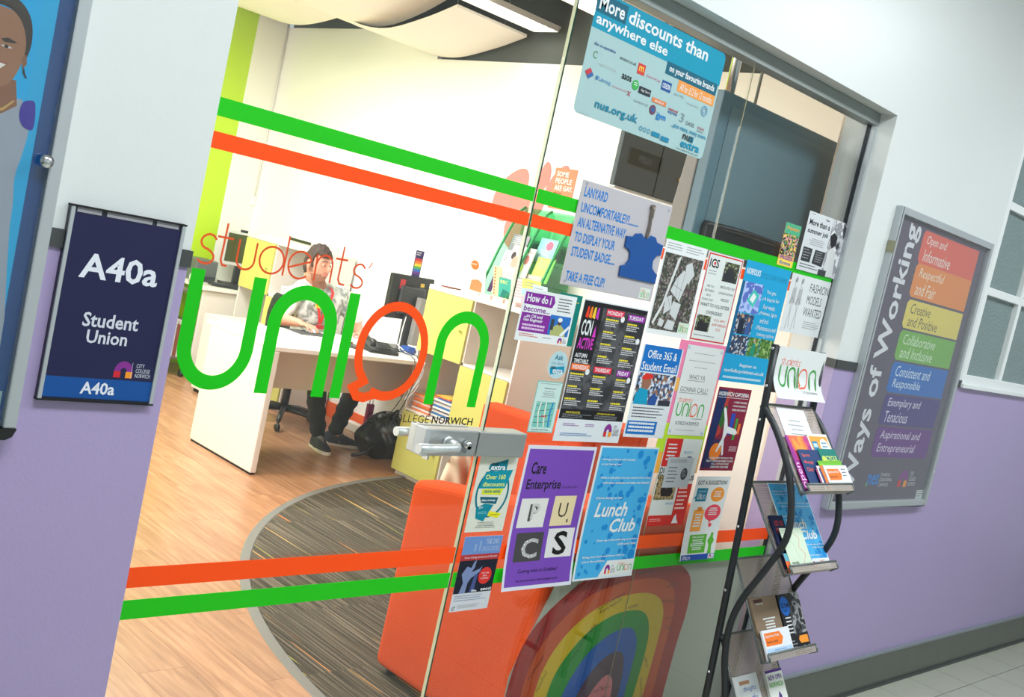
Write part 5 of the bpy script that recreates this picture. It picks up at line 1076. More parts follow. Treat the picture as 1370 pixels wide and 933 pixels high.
cabinet('storage_cabinet', 'white storage cabinet with lime doors behind the seated man', 4.50, 5.60, 2, ('OD', 'OD', 'DO'), 0.43, (.39, .39, .40), .43)
# contents
ORDW = ['', 'second', 'third', 'fourth', 'fifth', 'sixth', 'seventh', 'eighth', 'ninth', 'tenth']
def cab_stack(x, y, z, n, w, d, h, cols, grp, lab, nm='magazine'):
    zz = z
    for k in range(n):
        c = cols[k % len(cols)]; b = B(); j = random.uniform(-.012, .012); b.box(x + j, x + d + j, y - w + j, y + j, zz, zz + h * .92)
        o = b.build(nm, mat('cover_%02x%02x%02x' % c, c, 0.5)); tag(o, lab % ('bottom' if k == 0 else 'top' if k == n - 1 else ORDW[k] + ' from the bottom'), nm, grp); zz += h
zr = .03 + .39 + .016
cab_stack(4.44, 3.19, zr, 9, .17, .25, .012, [(236, 120, 70), (232, 226, 220), (236, 140, 90)], 'orange magazines in the open cabinet square', 'orange covered magazine in the left pile of the open square, %s')
cab_stack(4.44, 2.995, zr, 10, .17, .25, .012, [(150, 146, 150), (226, 222, 216), (60, 110, 160), (210, 200, 190)], 'mixed magazines in the open cabinet square', 'magazine in the right pile of the open square, %s')
for k, c in enumerate(((40, 90, 160), (226, 110, 60), (240, 200, 80))): b = B(); b.box(4.45 + .02 * k, 4.6 + .02 * k, 2.85 + .03 * k, 2.98 + .03 * k, zr + .122 + .004 * k, zr + .125 + .004 * k); tag(b.build('pamphlet', mat('cover_%02x%02x%02x' % c, c, .5)), ('blue', 'orange', 'yellow')[k] + ' pamphlet lying on the right magazine pile', 'pamphlet')
for k in range(5):
    c = ((60, 50, 60), (230, 150, 50), (60, 60, 80), (200, 60, 70), (230, 180, 80))[k]
    for j in range(2):
        b = B(); b.box(4.70, 4.86, 2.47 + k * .028, 2.492 + k * .028, .836 + j * .15, .95 + j * .15 - .05 * j); tag(b.build('small_box', mat('cover_%02x%02x%02x' % c, c, .5)), 'little coloured box at the back of the upper open square, %s row, %s' % (('lower', 'upper')[j], ('rightmost', 'second from right', 'middle', 'second from left', 'leftmost')[k]), 'box', 'little boxes in the upper open square')
for j in range(2): b = B(); b.box(4.70, 4.87, 2.44, 2.64, .831 + j * .15, .836 + j * .15); tag(b.build('shelf_riser', WHITE_L), ('lower', 'upper') [j] + ' white riser inside the upper open square', 'riser')
# things on top of the long cabinet
ZT = 1.24
TOPS = [('white card with an orange disc on the cabinet top', 4.56, 3.02, .13, .22, (232, 230, 226), 'card'), ('spiral bound booklet with orange spots on the cabinet top', 4.60, 2.86, .06, .20, (238, 196, 160), 'booklet'), ('teal booklet standing on the cabinet top', 4.62, 2.79, .11, .14, (60, 170, 150), 'booklet'),
        ('white and pink leaflet stand on the cabinet top', 4.60, 2.66, .12, .16, (236, 216, 216), 'leaflet'), ('lime and pink leaflet on the cabinet top', 4.56, 2.52, .13, .17, (206, 226, 110), 'leaflet'), ('pale blue leaflet near the glass joint on the cabinet top', 4.54, 2.42, .10, .15, (190, 220, 232), 'leaflet')]
for lab, x, y, w, h, c, cat in TOPS:
    t2 = thing(cat, lab, cat, (x, y, ZT)); p = Print((x, y + w / 2, ZT + h), (.25, -.968, 0), (.25, .06, -.966), (-.93, -.25, -.26), w, h, thick=.004, bg=c)
    if 'disc' in lab: p.ell(.35, .2, .24, .14, (236, 110, 40)); p.lay(); p.lines(.16, .16, .54, .22, 2, WH); p.poly([(.1, .95), (.2, .65), (.6, .6), (.85, .7), (.8, .98)], (236, 130, 80))
    elif 'spiral' in lab:
        for i in range(9): p.ell(.2, .06 + .1 * i, .1, .03, (200, 110, 60))
    elif 'teal' in lab: p.text('BBC', .1, .1, .6, .25, (226, 220, 120)); p.poly([(.1, .9), (.3, .5), (.7, .6), (.9, .9)], (30, 120, 110))
    elif 'lime' in lab: p.rect(0, .35, 1, .6, (150, 200, 226)); p.rect(0, .62, 1, 1, (240, 170, 190)); p.lay(); p.lines(.1, .1, .9, .3, 2, GR)
    else: p.lines(.1, .1, .9, .8, 6, (236, 150, 160) if 'pink' in lab else GR, fill=.4)
    p.build('card_face', t2)
    b = B(); b.box(x + .04, x + .09, y - .03, y + .03, ZT, ZT + .004); b.build('foot', PAPER, t2)
b = B(); b.box(4.46, 4.56, 3.10, 3.18, ZT, ZT + .008); tag(b.build('notepad', mat('dark_red_cover', (120, 50, 50), .5)), 'small dark notepad lying at the left end of the cabinet top', 'notepad')
for k in range(3): b = B(); b.box(4.46, 4.56, 2.50 + .11 * k, 2.59 + .11 * k, ZT, ZT + .025); tag(b.build('leaflet_pile', mat('pile_pink_%d' % k, ((240, 200, 196), (236, 210, 190), (244, 216, 210))[k], .6)), ('right', 'middle', 'left')[k] + ' small pile of pinkish leaflets at the front of the cabinet top', 'leaflets')
# green leaflet organiser
t = thing('leaflet_organiser', 'green plastic leaflet organiser standing on the cabinet top by the wall', 'organiser', (4.85, 2.75, ZT))
GP_ = mat('green_plastic', (20, 150, 80), 0.35); GT = glass_mat('green_translucent', (.62, .93, .76), .05)
for y in (3.03, 2.79, 2.55):
    pr = [(4.93, ZT), (4.66, ZT), (4.68, ZT + .12), (4.74, ZT + .30), (4.80, ZT + .45), (4.86, ZT + .58), (4.90, ZT + .61), (4.93, ZT + .58)]
    b = B(); b.prism(pr, y - .003, y + .003, axis='y'); b.build('divider', GT, t)
    b = B(); b.tube([(x_, y, z_) for x_, z_ in pr[1:-1]], .009, n=6); b.build('divider_edge', GP_, t)
b = B(); b.box(4.90, 4.93, 2.45, 3.03, ZT + .30, ZT + .61); b.build('back_board', GT, t)
for z in (ZT + .01, ZT + .14, ZT + .27, ZT + .40): b = B(); b.box(4.72 + (z - ZT) * .3, 4.93, 2.55, 3.03, z, z + .006); b.build('shelf', GT, t)
ML = [(0, 3.02, .17, (130, 80, 150), 'mauve leaflet in the lower left pocket of the green organiser'), (1, 3.02, .16, (216, 206, 226), 'pale leaflet above the mauve one in the green organiser'), (2, 3.02, .14, (150, 150, 156), 'grey leaflet in the upper left pocket of the green organiser'),
      (2, 2.77, .15, (150, 206, 214), 'pale blue magazine with a pink disc in the green organiser'), (1, 2.93, .20, (226, 226, 216), 'white magazine with portraits in the middle of the green organiser'), (0, 2.96, .17, (222, 216, 210), 'white booklets at the front of the green organiser'), (0, 2.76, .17, (206, 190, 176), 'brownish magazine low in the green organiser'), (1, 2.72, .16, (190, 214, 110), 'lime leaflet at the right of the green organiser')]
for r_, y, h, c, lab in ML:
    z = ZT + .016 + .13 * r_; x = 4.70 + .045 * r_ - (.02 if 'front' in lab or 'portraits' in lab else 0)
    p = Print((x + .05, y, z + h + .01), (0, -1, 0), (-.25, 0, -.97), (-.97, 0, .25), .15 if 'portraits' not in lab else .20, h, thick=.008, bg=c)
    if 'portraits' in lab: p.text('Outline', .3, .04, .9, .18, K); p.ell(.15, .35, .1, .13, (60, 50, 50)); p.lay(); p.ell(.3, .55, .16, .2, (200, 160, 140)); p.ell(.6, .7, .14, .18, (240, 200, 80)); p.ell(.75, .4, .12, .16, (196, 120, 110)); p.ell(.5, .95, .2, .05, (50, 100, 190))
    elif 'disc' in lab: p.ell(.62, .3, .2, .2, (236, 110, 140)); p.lay(); p.lines(.15, .5, .85, .8, 4, WH)
    else: p.lines(.12, .12, .8, .5, 4, GR if c[0] > 170 else WH)
    done(p, 'magazine' if 'magazine' in lab else 'leaflet', lab, 'leaflet')
# wall items: pink flower decal, orange poster
t = thing('flower_decal', 'pale coral flower decal on the right wall behind the upper stripes', 'decal', (4.948, 3.2, 1.9))
CO = mat('coral_decal', (232, 128, 118), 0.6)
for cy, cz, ry, rz_, a in ((3.24, 1.92, .20, .13, 60), (3.12, 1.72, .16, .12, 100), (2.97, 2.06, .05, .10, -10), (2.84, 2.04, .07, .12, -35), (3.05, 1.86, .13, .10, 20)):
    b = B(); n = 24; vs = []
    for k in range(n):
        q = 2 * pi * k / n; u, v = ry * cos(q), rz_ * sin(q) * (1 - .25 * cos(q)); ca, sa = cos(radians(a)), sin(radians(a)); vs.append((4.9485 - .0004 * (a % 7), cy - (u * ca - v * sa), cz + u * sa + v * ca))
    b.add(vs, [tuple(range(n))]); b.build('petal', CO, t)
p = Print((4.946, 2.885, 2.135), (0, -1, 0), (0, 0, -1), (-1, 0, 0), .19, .26, bg=(238, 134, 96))
for i, s_ in enumerate(('SOME', 'PEOPLE', 'ARE GAY.')): p.text(s_, .1, .08 + .17 * i, (.65, .85, .95)[i], .21 + .17 * i, WH, bold=.06)
for i, s_ in enumerate(('GET', 'OVER', 'IT!')): p.text(s_, .1, .60 + .135 * i, (.5, .65, .4)[i], .70 + .135 * i, (70, 40, 40), bold=.02)
done(p, 'wall_poster', 'small orange poster with white capitals on the right wall', 'poster')
b = B(); b.box(4.90, 4.985 - .04, 6.346, 6.36, 1.445, 1.525); t = tag(b.build('wall_socket', mat('socket_white', (236, 236, 230), .4), bevel=.003), 'white switch plate on the cream strip of the far wall', 'socket')
b = B(); b.cyl((4.93, 6.352, 1.525), (4.93, 6.352, 3.02), .006, n=6); tag(b.build('cable_conduit', mat('socket_white', (236, 236, 230), .4)), 'thin white conduit rising in the far corner', 'conduit')
# shelf of papers above the second cabinet
b = B(); b.box(4.72, 4.93, 4.75, 5.5, 1.30, 1.312); b.build('x', WHITE_L) if False else None
t = thing('paper_tray', 'low white paper tray with a dark edge on the cabinet behind the man', 'paper tray', (4.6, 4.95, ZT))
b = B(); b.box(4.52, 4.80, 4.78, 5.02, ZT, ZT + .05); b.build('tray', WHITE_L, t, bevel=.004); b = B(); b.box(4.51, 4.522, 4.77, 5.03, ZT + .03, ZT + .05); b.build('lip', BLACK_P, t)
b = B(); b.box(4.53, 4.82, 5.10, 5.50, ZT, ZT + .012); tag(b.build('folder', mat('pale_folder', (226, 226, 220), .6)), 'pale folder lying on the left of the cabinet behind the man', 'folder')
for k in range(4): b = B(); b.box(4.56, 4.80, 4.86 + .0 * k, 5.10, .836 + .02 * k, .852 + .02 * k); tag(b.build('paper_pile', mat('paper_pile_%d' % (k % 2), ((206, 196, 210), (226, 222, 216))[k % 2], .6)), 'pile of papers in the open square behind the man, %s' % ('lowest', 'second from bottom', 'third from bottom', 'topmost')[k], 'papers', 'papers behind the man')

# ---- things on the reception desk
def monitor_back():
    t = thing('monitor', 'black monitor seen from behind with a red and a yellow sticker on the reception desk', 'monitor', (4.54, 3.56, .75), rz=radians(4))
    b = B(); b.box(-.19, .19, -.015, .02, .205, .50); b.build('housing', BLACK_P, t, local=True, bevel=.006)
    b = B(); b.box(-.11, .11, -.04, -.013, .24, .43); b.build('rear_cover', DGREY_P, t, local=True, bevel=.012)
    b = B(); b.box(-.18, .18, .0205, .022, .225, .485); b.build('screen', mat('screen_glow', (150, 170, 200), .3), t, local=True)
    b = B(); b.box(-.035, .035, -.05, -.012, .02, .30); b.box(-.12, .12, -.11, .11, .0, .018); b.build('stand', DGREY_P, t, local=True, bevel=.005)
    for (x, z, w, h, c, nm) in ((-.095, .405, .045, .07, (206, 50, 56), 'red_sticker'), (.085, .435, .035, .028, (226, 190, 70), 'yellow_sticker')):
        b = B(); b.box(x - w / 2, x + w / 2, -.0165, -.0152, z, z + h * .9); b.build(nm, mat(nm, c, .5), t, local=True)
    p = Print((-.03, -.0165, .465), (1, 0, 0), (0, 0, -1), (0, -1, 0), .07, .025, bg=None); p.text('iiyama', .05, .1, .95, .9, (180, 180, 184)); p.build('maker_mark', t)
    b = B(); b.prism([(.01, .05), (.125, .045), (.14, .36), (.02, .37)], -.10, -.055); b.build('docking_unit', mat('unit_grey', (150, 146, 142), .45), t, local=True, bevel=.004)
    return t
monitor_back()
p = Print((4.50, 3.535, 1.424), (1, -.05, 0), (0, 0, -1), (0, -1, 0), .066, .175, thick=.002, bg=(60, 50, 110))
for i, c in enumerate(((216, 60, 60), (240, 130, 50), (244, 214, 70), (90, 180, 90), (50, 110, 200), (110, 60, 150))): p.rect(.08, .30 + .1 * i, .92, .40 + .1 * i, c)
p.lay(); p.lines(.1, .06, .8, .22, 2, WH, fill=.5); done(p, 'rainbow_card', 'narrow rainbow striped card standing on top of the black monitor', 'card')
# desk phone
t = thing('desk_phone', 'black desk telephone with its handset on the reception desk', 'telephone', (4.22, 3.36, .75), rz=radians(-12))
b = B(); b.prism([(-.09, .0), (.09, .0), (.09, .055), (-.09, .02)], -.10, .10, axis='x'); b.build('body', BLACK_P, t, local=True, bevel=.004)
b = B(); b.tube([(-.085, -.08, .045), (-.08, -.07, .065), (-.08, 0, .072), (-.08, .07, .08), (-.085, .085, .065)], [.02, .022, .014, .022, .02], n=10); b.build('handset', BLACK_P, t, local=True)
b = B()
for i in range(4):
    for j in range(4): b.box(-.02 + i * .022, -.005 + i * .022, -.06 + j * .022, -.046 + j * .022, .03 + .008 * j, .036 + .008 * j)
b.build('buttons', DGREY_P, t, local=True)
t = thing('card_reader', 'small dark card reader beside the telephone', 'card reader', (4.05, 3.42, .75), rz=radians(20))
b = B(); b.prism([(-.05, .0), (.06, .0), (.06, .03), (-.05, .015)], -.035, .035, axis='x'); b.build('body', DGREY_P, t, local=True, bevel=.003); b = B(); b.box(-.025, .025, .01, .045, .026, .032); b.build('screen', mat('reader_screen', (196, 110, 80), .3), t, local=True)
# keyboard, mat and mouse
t = thing('mouse_mat', 'dark mouse mat on the reception desk under the hand', 'mouse mat', (3.97, 3.82, .75))
b = B(); b.box(3.87, 4.13, 3.72, 3.92, .7502, .753); b.build('mat', mat('mat_charcoal', (60, 62, 64), .8), t)
t = thing('mouse', 'white computer mouse under the seated man\'s right hand', 'mouse', (4.03, 3.85, .753))
b = B(); b.ellipsoid((4.03, 3.85, .755), (.032, .055, .030), n=14, k=8, fn=lambda p: Vector((p.x, p.y, max(p.z, 0)))); b.build('shell', mat('mouse_white', (226, 226, 226), .3), t)
b = B(); b.cyl((4.028, 3.81, .776), (4.034, 3.81, .776), .007, n=8); b.build('wheel', ALU, t)
for k, (x, y, rz, c, lab) in enumerate(((3.62, 3.42, 10, (240, 240, 236), 'white paper with a pink drawing, leftmost on the desk'), (3.80, 3.52, -14, (244, 232, 226), 'pale paper with coloured marks near the mat'), (3.52, 3.66, 30, (236, 234, 230), 'white sheet at the far left corner of the desk'), (3.72, 3.33, -6, (246, 244, 240), 'white sheet at the front edge of the desk'))):
    r_ = radians(rz); p = Print((x - .12, y + .08, .7506 + k * .0006), (cos(r_), sin(r_), 0), (sin(r_), -cos(r_), 0), (0, 0, 1), .28, .20, bg=c)
    p.stroke([(.2, .3), (.4, .5), (.7, .35), (.85, .7)], .004, (240, 150, 150)); p.stroke([(.2, .7), (.5, .8), (.75, .6)], .004, (216, 220, 120)); p.lines(.1, .1, .6, .2, 2, (200, 200, 206)); done(p, 'paper', lab, 'paper')
# cables
for k, (pts, c, r_) in enumerate((([(4.50, 3.50, .98), (4.44, 3.44, .86), (4.43, 3.40, .76), (4.44, 3.19, .74), (4.405, 3.13, .60), (4.33, 3.14, .50), (4.42, 3.13, .66), (4.41, 3.14, .74)], (226, 226, 222), .004), ([(4.46, 3.50, .80), (4.40, 3.30, .77), (4.36, 3.13, .752), (4.33, 3.13, .60), (4.36, 3.2, .48), (4.40, 3.14, .62), (4.43, 3.14, .75)], (222, 222, 218), .004),
        ([(4.42, 3.45, .77), (4.38, 3.14, .758), (4.33, 3.13, .5), (4.30, 3.2, .30), (4.34, 3.2, .12)], (36, 36, 38), .003), ([(4.36, 3.4, .77), (4.34, 3.14, .758), (4.30, 3.12, .55), (4.27, 3.2, .34), (4.31, 3.15, .2)], (40, 40, 42), .003))):
    b = B(); b.tube(smooth_path(pts, 5), r_, n=6); o = b.build('cable', mat('cable_%d' % c[0], c, .5)); tag(o, ('looping white cable hanging in front of the right desk end', 'second white cable looping under the desk edge', 'black cable hanging down the desk end panel', 'black cable hanging nearest the man\'s legs')[k], 'cable')
b = B(); b.box(4.46, 4.52, 3.36, 3.44, .75, .80); tag(b.build('small_case', mat('case_blue', (40, 80, 160), .4), bevel=.004), 'small blue case beside the monitor stand', 'case')

# ---- office chair
t = thing('office_chair', 'black office chair with a star base under the seated man', 'chair', (4.32, 4.40, 0), rz=radians(-4))
SF = mat('seat_black', (30, 31, 34), .8)
b = B(); b.box(-.23, .23, -.22, .24, .40, .46); b.build('seat', SF, t, local=True, bevel=.03, seg=3)
b = B(); b.tube(smooth_path([(0, .25, .52), (0, .28, .68), (0, .27, .87)], 5), [.2, .205, .21, .215, .22, .22, .22, .21, .20, .18, .15], n=20, flat=.16); b.build('backrest', SF, t, local=True)
b = B(); b.tube([(0, .1, .385), (0, .28, .40), (0, .325, .56)], .016, n=8); b.cyl((0, 0, .12), (0, 0, .40), .028, n=12); b.build('column', BLACK_P, t, local=True)
for k in range(5):
    a = 2 * pi * k / 5 + .35; ex, ey = .31 * cos(a), .31 * sin(a)
    b = B(); b.tube([(0, 0, .115), (ex * .5, ey * .5, .105), (ex, ey, .075)], [.024, .02, .015], n=8); lg = b.build('base_arm', BLACK_P, t, local=True)
    b = B(); b.lathe([(0, -.011), (.026, -.011), (.029, 0), (.026, .011), (0, .011)], (ex, ey, .029), ax='x', n=14); b.cyl((ex, ey, .03), (ex, ey, .08), .007, n=6); c_ = b.build('castor', BLACK_P, t, local=True)
for s_ in (-1, 1):
    b = B(); b.tube([(s_ * .2, .05, .43), (s_ * .27, .05, .45), (s_ * .275, .05, .62)], .013, n=8); b.box(s_ * .275 - .03, s_ * .275 + .03, -.10, .14, .62, .645); b.build('armrest', BLACK_P, t, local=True)

# ---- pedestal under the desk, slab, bag, tote
t = thing('drawer_pedestal', 'white drawer pedestal seen under the desk behind the chair', 'drawers', (4.55, 4.95, 0))
b = B(); b.box(4.08, 4.46, 4.86, 5.30, .03, .60); b.build('body', WHITE_L, t, bevel=.003); b = B(); b.box(4.10, 4.45, 4.87, 5.29, .0, .03); b.build('base', SHADOWG, t)
for k in range(3): b = B(); b.box(4.085, 4.455, 4.845, 4.858, .04 + .185 * k, .215 + .185 * k); d_ = b.build('drawer', WHITE_L, t, bevel=.002); b = B(); b.box(4.36, 4.385, 4.840, 4.846, .09 + .185 * k, .175 + .185 * k); b.build('handle', SHADOWG, d_)
b = B(); b.box(4.83, 4.90, 4.08, 4.36, 0.0, .06); tag(b.build('power_block', WHITE_L, bevel=.004), 'long white power block on the floor by the orange skirting', 'power block')
b = B(); b.box(3.98, 4.10, 4.10, 4.13, .0, .01) if False else None
LEA = mat('black_leather', (26, 25, 26), .32, bump=.6, bscale=18)
t = thing('bag', 'slouching black leather bag on the floor at the right end of the desk', 'bag', (4.62, 3.60, 0))
b = B(); rnd = random.Random(3)
def slump(p):
    f = 1 - .45 * max(0, p.z) / .2; n_ = .018 * sin(p.x * 40 + p.z * 30) + .014 * sin(p.y * 55 + 2); return Vector((p.x * f + n_, p.y * f + n_ * .6 + .03 * max(0, p.z) / .2, max(p.z, -.14)))
b.ellipsoid((4.62, 3.60, .14), (.22, .16, .17), n=40, k=24, fn=slump); b.build('body', LEA, t)
b = B(); b.tube(smooth_path([(4.50, 3.54, .20), (4.52, 3.48, .30), (4.62, 3.52, .34), (4.68, 3.60, .24)], 5), .009, n=8); b.build('strap', LEA, t)
b = B(); b.tube(smooth_path([(4.46, 3.50, .10), (4.40, 3.50, .055), (4.36, 3.52, .03), (4.33, 3.55, .015)], 4), .012, n=8); b.build('strap', LEA, t)
t = thing('paper_bag', 'small magenta carrier bag leaning against the black bag', 'bag', (4.56, 3.80, 0))
b = B(); b.box(4.625, 4.675, 3.84, 3.87, 0, .30); b.build('body', mat('magenta', (190, 40, 130), .5), t, bevel=.004); b = B(); b.tube(smooth_path([(4.635, 3.855, .30), (4.64, 3.855, .335), (4.66, 3.855, .335), (4.665, 3.855, .30)], 4), .003, n=6); b.build('handle', PAPER, t)
t = thing('cotton_tote', 'cream cotton tote bag behind the orange armchair', 'tote bag', (3.97, 2.15, 0))
b = B()
def cloth(p): n_ = .016 * sin(p.x * 60 + p.z * 20) + .014 * sin(p.z * 40 + p.x * 25); return Vector((p.x * (1 - .25 * max(0, p.z) / .25) + n_, p.y + n_, p.z))
b.ellipsoid((3.99, 2.17, .25), (.13, .06, .24), n=32, k=22, fn=cloth); b.build('body', mat('cream_cotton', (206, 184, 156), .9), t)
b = B(); b.tube(smooth_path([(3.93, 2.16, .45), (3.95, 2.15, .56), (4.02, 2.16, .57), (4.05, 2.17, .45)], 5), .007, n=6, flat=.6); b.build('handle', mat('cream_cotton', (206, 184, 156), .9), t)

# ---- orange armchairs
def armchair(label, loc, rz, w=.74, d=.70, h=.76, zfar=.70, znear=.82):
    """x = 0 is the outer side face; back along y; local"""
    t = thing('armchair', label, 'armchair', loc, rz)
    b = B(); b.hexa([(0, 0, .03), (.13, 0, .03), (.13, d, .03), (0, d, .03), (0, 0, znear), (.13, 0, znear), (.13, d, zfar), (0, d, zfar)]); b.build('side_panel', FABRIC_O, t, local=True, bevel=.028, seg=4)
    b = B(); b.hexa([(w - .13, 0, .03), (w, 0, .03), (w, d, .03), (w - .13, d, .03), (w - .13, 0, znear), (w, 0, znear), (w, d, zfar - .05), (w - .13, d, zfar - .05)]); b.build('side_panel', FABRIC_O, t, local=True, bevel=.028, seg=4)
    b = B(); b.box(.125, w - .125, 0.0, .14, .03, znear); b.build('back', FABRIC_O, t, local=True, bevel=.028, seg=4)
    b = B(); b.box(.13, w - .13, .13, d - .01, .06, .42); b.build('seat', FABRIC_O, t, local=True, bevel=.03, seg=4)
    for x in (.05, w - .05):
        for y in (.05, d - .05): b = B(); b.cyl((x, y, 0), (x, y, .035), .02, n=10); b.build('foot', BLACK_P, t, local=True)
    return t
armchair('orange armchair with its side against the carpet edge, nearest the door', (2.452, .135, 0), 0, w=.84, d=.695, zfar=.71, znear=.83)
armchair('orange armchair with its back showing above the lock plate', (3.885, 1.288, 0), radians(14), w=.80, d=.60, zfar=.79, znear=.79)
armchair('orange armchair at the right, behind the suggestion poster', (3.36, .58, 0), radians(0), w=.72, d=.60, zfar=.62, znear=.62)
b = B(); b.box(4.62, 4.93, .25, 2.2, 0, .36); 

# ---- rainbow sheet inside the glass
p = glassP(2.33, .640, 1.27, .60, y=.1085, bg=None, thick=.001); p.L = 0
def q_(x, z): return ((x - 2.33) / 1.27, (.640 - z) / .60)
GS = (158, 160, 148)
p.poly([q_(*a) for a in ((2.478, .638), (2.42, .50), (2.372, .40), (2.345, .32), (2.352, .10), (2.36, .05), (3.595, .05), (3.598, .638))], GS); p.lay(3)
bands = [((168, 44, 44), [(2.350, .05), (2.352, .27), (2.372, .40), (2.44, .50), (2.60, .607), (2.74, .636), (2.90, .646), (3.06, .638), (3.16, .60), (3.205, .54), (3.215, .44), (3.20, .30), (3.19, .05)]),
 ((206, 84, 40), [(2.42, .05), (2.42, .25), (2.44, .36), (2.50, .45), (2.62, .54), (2.76, .58), (2.90, .59), (3.02, .58), (3.10, .54), (3.135, .46), (3.13, .30), (3.12, .05)]),
 ((222, 186, 34), [(2.48, .05), (2.48, .22), (2.50, .33), (2.56, .42), (2.66, .49), (2.78, .53), (2.90, .54), (3.00, .525), (3.06, .48), (3.08, .38), (3.06, .05)]),
 ((36, 146, 52), [(2.54, .05), (2.54, .20), (2.56, .30), (2.62, .38), (2.70, .44), (2.80, .475), (2.90, .48), (2.97, .46), (3.01, .40), (3.02, .30), (3.00, .05)]),
 ((32, 92, 180), [(2.61, .05), (2.61, .18), (2.64, .27), (2.70, .35), (2.78, .40), (2.86, .42), (2.92, .41), (2.96, .35), (2.96, .25), (2.95, .05)]),
 ((86, 60, 80), [(2.68, .05), (2.68, .16), (2.71, .24), (2.76, .30), (2.82, .335), (2.88, .335), (2.91, .29), (2.92, .20), (2.91, .05)]),
 ((220, 124, 132), [(2.73, .05), (2.73, .13), (2.76, .20), (2.80, .245), (2.84, .26), (2.87, .23), (2.88, .16), (2.88, .05)])]
for c, L_ in bands:
    p.poly([q_(v.x, v.y) for v in smooth_path([(a, z, 0) for a, z in L_], 5)], tuple(int(k * .88) for k in c)); p.lay(2)  # bands darkened in colour for the dim light behind the lower glass
INKB = (40, 36, 40); r = random.Random(11)
def scrawl(x, z, w, a, n=9, s=.012):
    n = max(4, int(w / .012)); pts = []
    for i in range(n * 2): u = w * i / (n * 2); pts.append((u + r.uniform(-.002, .002), .009 * r.uniform(.3, 1) if i % 2 else -.003 * r.random(), 0))
    ca, sa = cos(a), sin(a); pts = smooth_path(pts, 3); p.stroke([q_(x + v.x * ca - v.y * sa, z + v.x * sa + v.y * ca) for v in pts], .0016, INKB)
for x, z, w, a in ((2.43, .40, .10, 1.2), (2.52, .53, .12, .9), (2.44, .30, .09, 1.0), (2.49, .25, .08, 1.2), (2.70, .50, .14, .35), (2.71, .485, .12, .35), (2.62, .33, .10, 1.0), (2.87, .61, .10, .05), (2.86, .49, .06, .1), (3.05, .55, .08, .1), (3.04, .50, .10, -.1), (3.09, .43, .05, 0), (3.02, .30, .06, -.9), (3.03, .22, .07, -1.2), (3.05, .16, .06, -1.1), (3.10, .40, .06, -.3), (2.80, .215, .07, .0), (2.81, .18, .05, .0), (2.95, .17, .05, -1.3), (2.66, .40, .08, .8), (3.12, .60, .05, -.2), (2.86, .145, .04, .0)): scrawl(x, z, w, a)
scrawl(2.76, .205, .08, .05)
done(p, 'rainbow_banner', 'grey sheet with a hand-painted rainbow and scribbled messages behind the lower glass', 'banner')

# ---- wall screen, pole, dark cupboard
t = thing('wall_screen', 'large dark switched-off screen behind the glass at the upper right', 'screen', (3.45, .34, 1.7))
SCR = mat('screen_reflect_blue', (98, 122, 132), .3); BEZ = mat('screen_bezel', (84, 112, 126), .4)  # bluish tone puts the corridor's reflection into the screen and bezel colours
b = B(); b.box(2.990, 3.917, .300, .345, 1.712, 2.247); b.build('housing', BEZ, t, bevel=.004)
b = B(); b.box(3.045, 3.860, .2975, .2995, 1.79, 2.205); b.build('screen', SCR, t)
b = B(); b.hexa([(2.985, .345, 1.69), (3.85, .345, 1.69), (3.85, .42, 1.69), (2.985, .42, 1.69), (2.985, .345, 2.23), (3.85, .345, 2.23), (3.85, .375, 2.23), (2.985, .375, 2.23)]); b.build('rear_housing', mat('screen_side_lit', (128, 122, 116), .5), t, bevel=.004)  # paler taupe puts the room light on the screen's side into its colour
b = B(); b.tube(smooth_path([(3.03, .285, 1.795), (3.25, .27, 1.80), (3.55, .285, 1.795)], 4), .012, n=8); b.box(3.03, 3.56, .272, .298, 1.72, 1.79); b.build('speaker_bar', BLACK_P, t)
b = B(); b.box(3.3, 3.5, .375, .45, 2.0, 2.1); b.build('bracket', BLACK_P, t)
b = B(); b.box(3.905, 3.925, .29, .30, 2.02, 2.05); b.build('side_clip', CHROME, t)
t = thing('ceiling_pole', 'chrome pole dropping from the ceiling to the wall screen', 'pole', (3.235, .46, 2.25))
b = B(); b.cyl((3.235, .46, 1.95), (3.235, .46, 3.5), .019, n=16); b.build('tube', CHROME, t)
b = B(); b.cyl((3.235, .46, 3.44), (3.235, .46, 3.5), .06, n=20); b.build('ceiling_flange', CHROME, t)
t = thing('wall_cupboard', 'dark grey hanging cupboard panel left of the screen, above the lanyard notice', 'cupboard', (4.1, 1.2, 1.93))
b = B(); b.box(3.575, 4.60, 1.2, 1.225, 1.938, 2.30); b.build('body', mat('cupboard_dark', (50, 62, 64), .35, var=.12, scale=4), t, bevel=.003)
b = B(); b.box(3.575, 4.60, 1.19, 1.235, 1.928, 1.936); b.build('bottom_edge', ALU_F, t)
b = B(); b.box(3.86, 3.863, 1.197, 1.2, 1.94, 2.298); b.build('door_gap', SHADOWG, t)
b = B(); b.cyl((4.02, 1.2, 2.05), (4.02, 1.19, 2.05), .009, n=12); b.build('knob', mat('knob_brass', (176, 160, 90), .4, metal=.5), t)
for x in (3.7, 4.5): b = B(); b.cyl((x, 1.2125, 2.30), (x, 1.2125, 3.5), .008, n=8); b.build('hanging_rod', ALU_D, t)
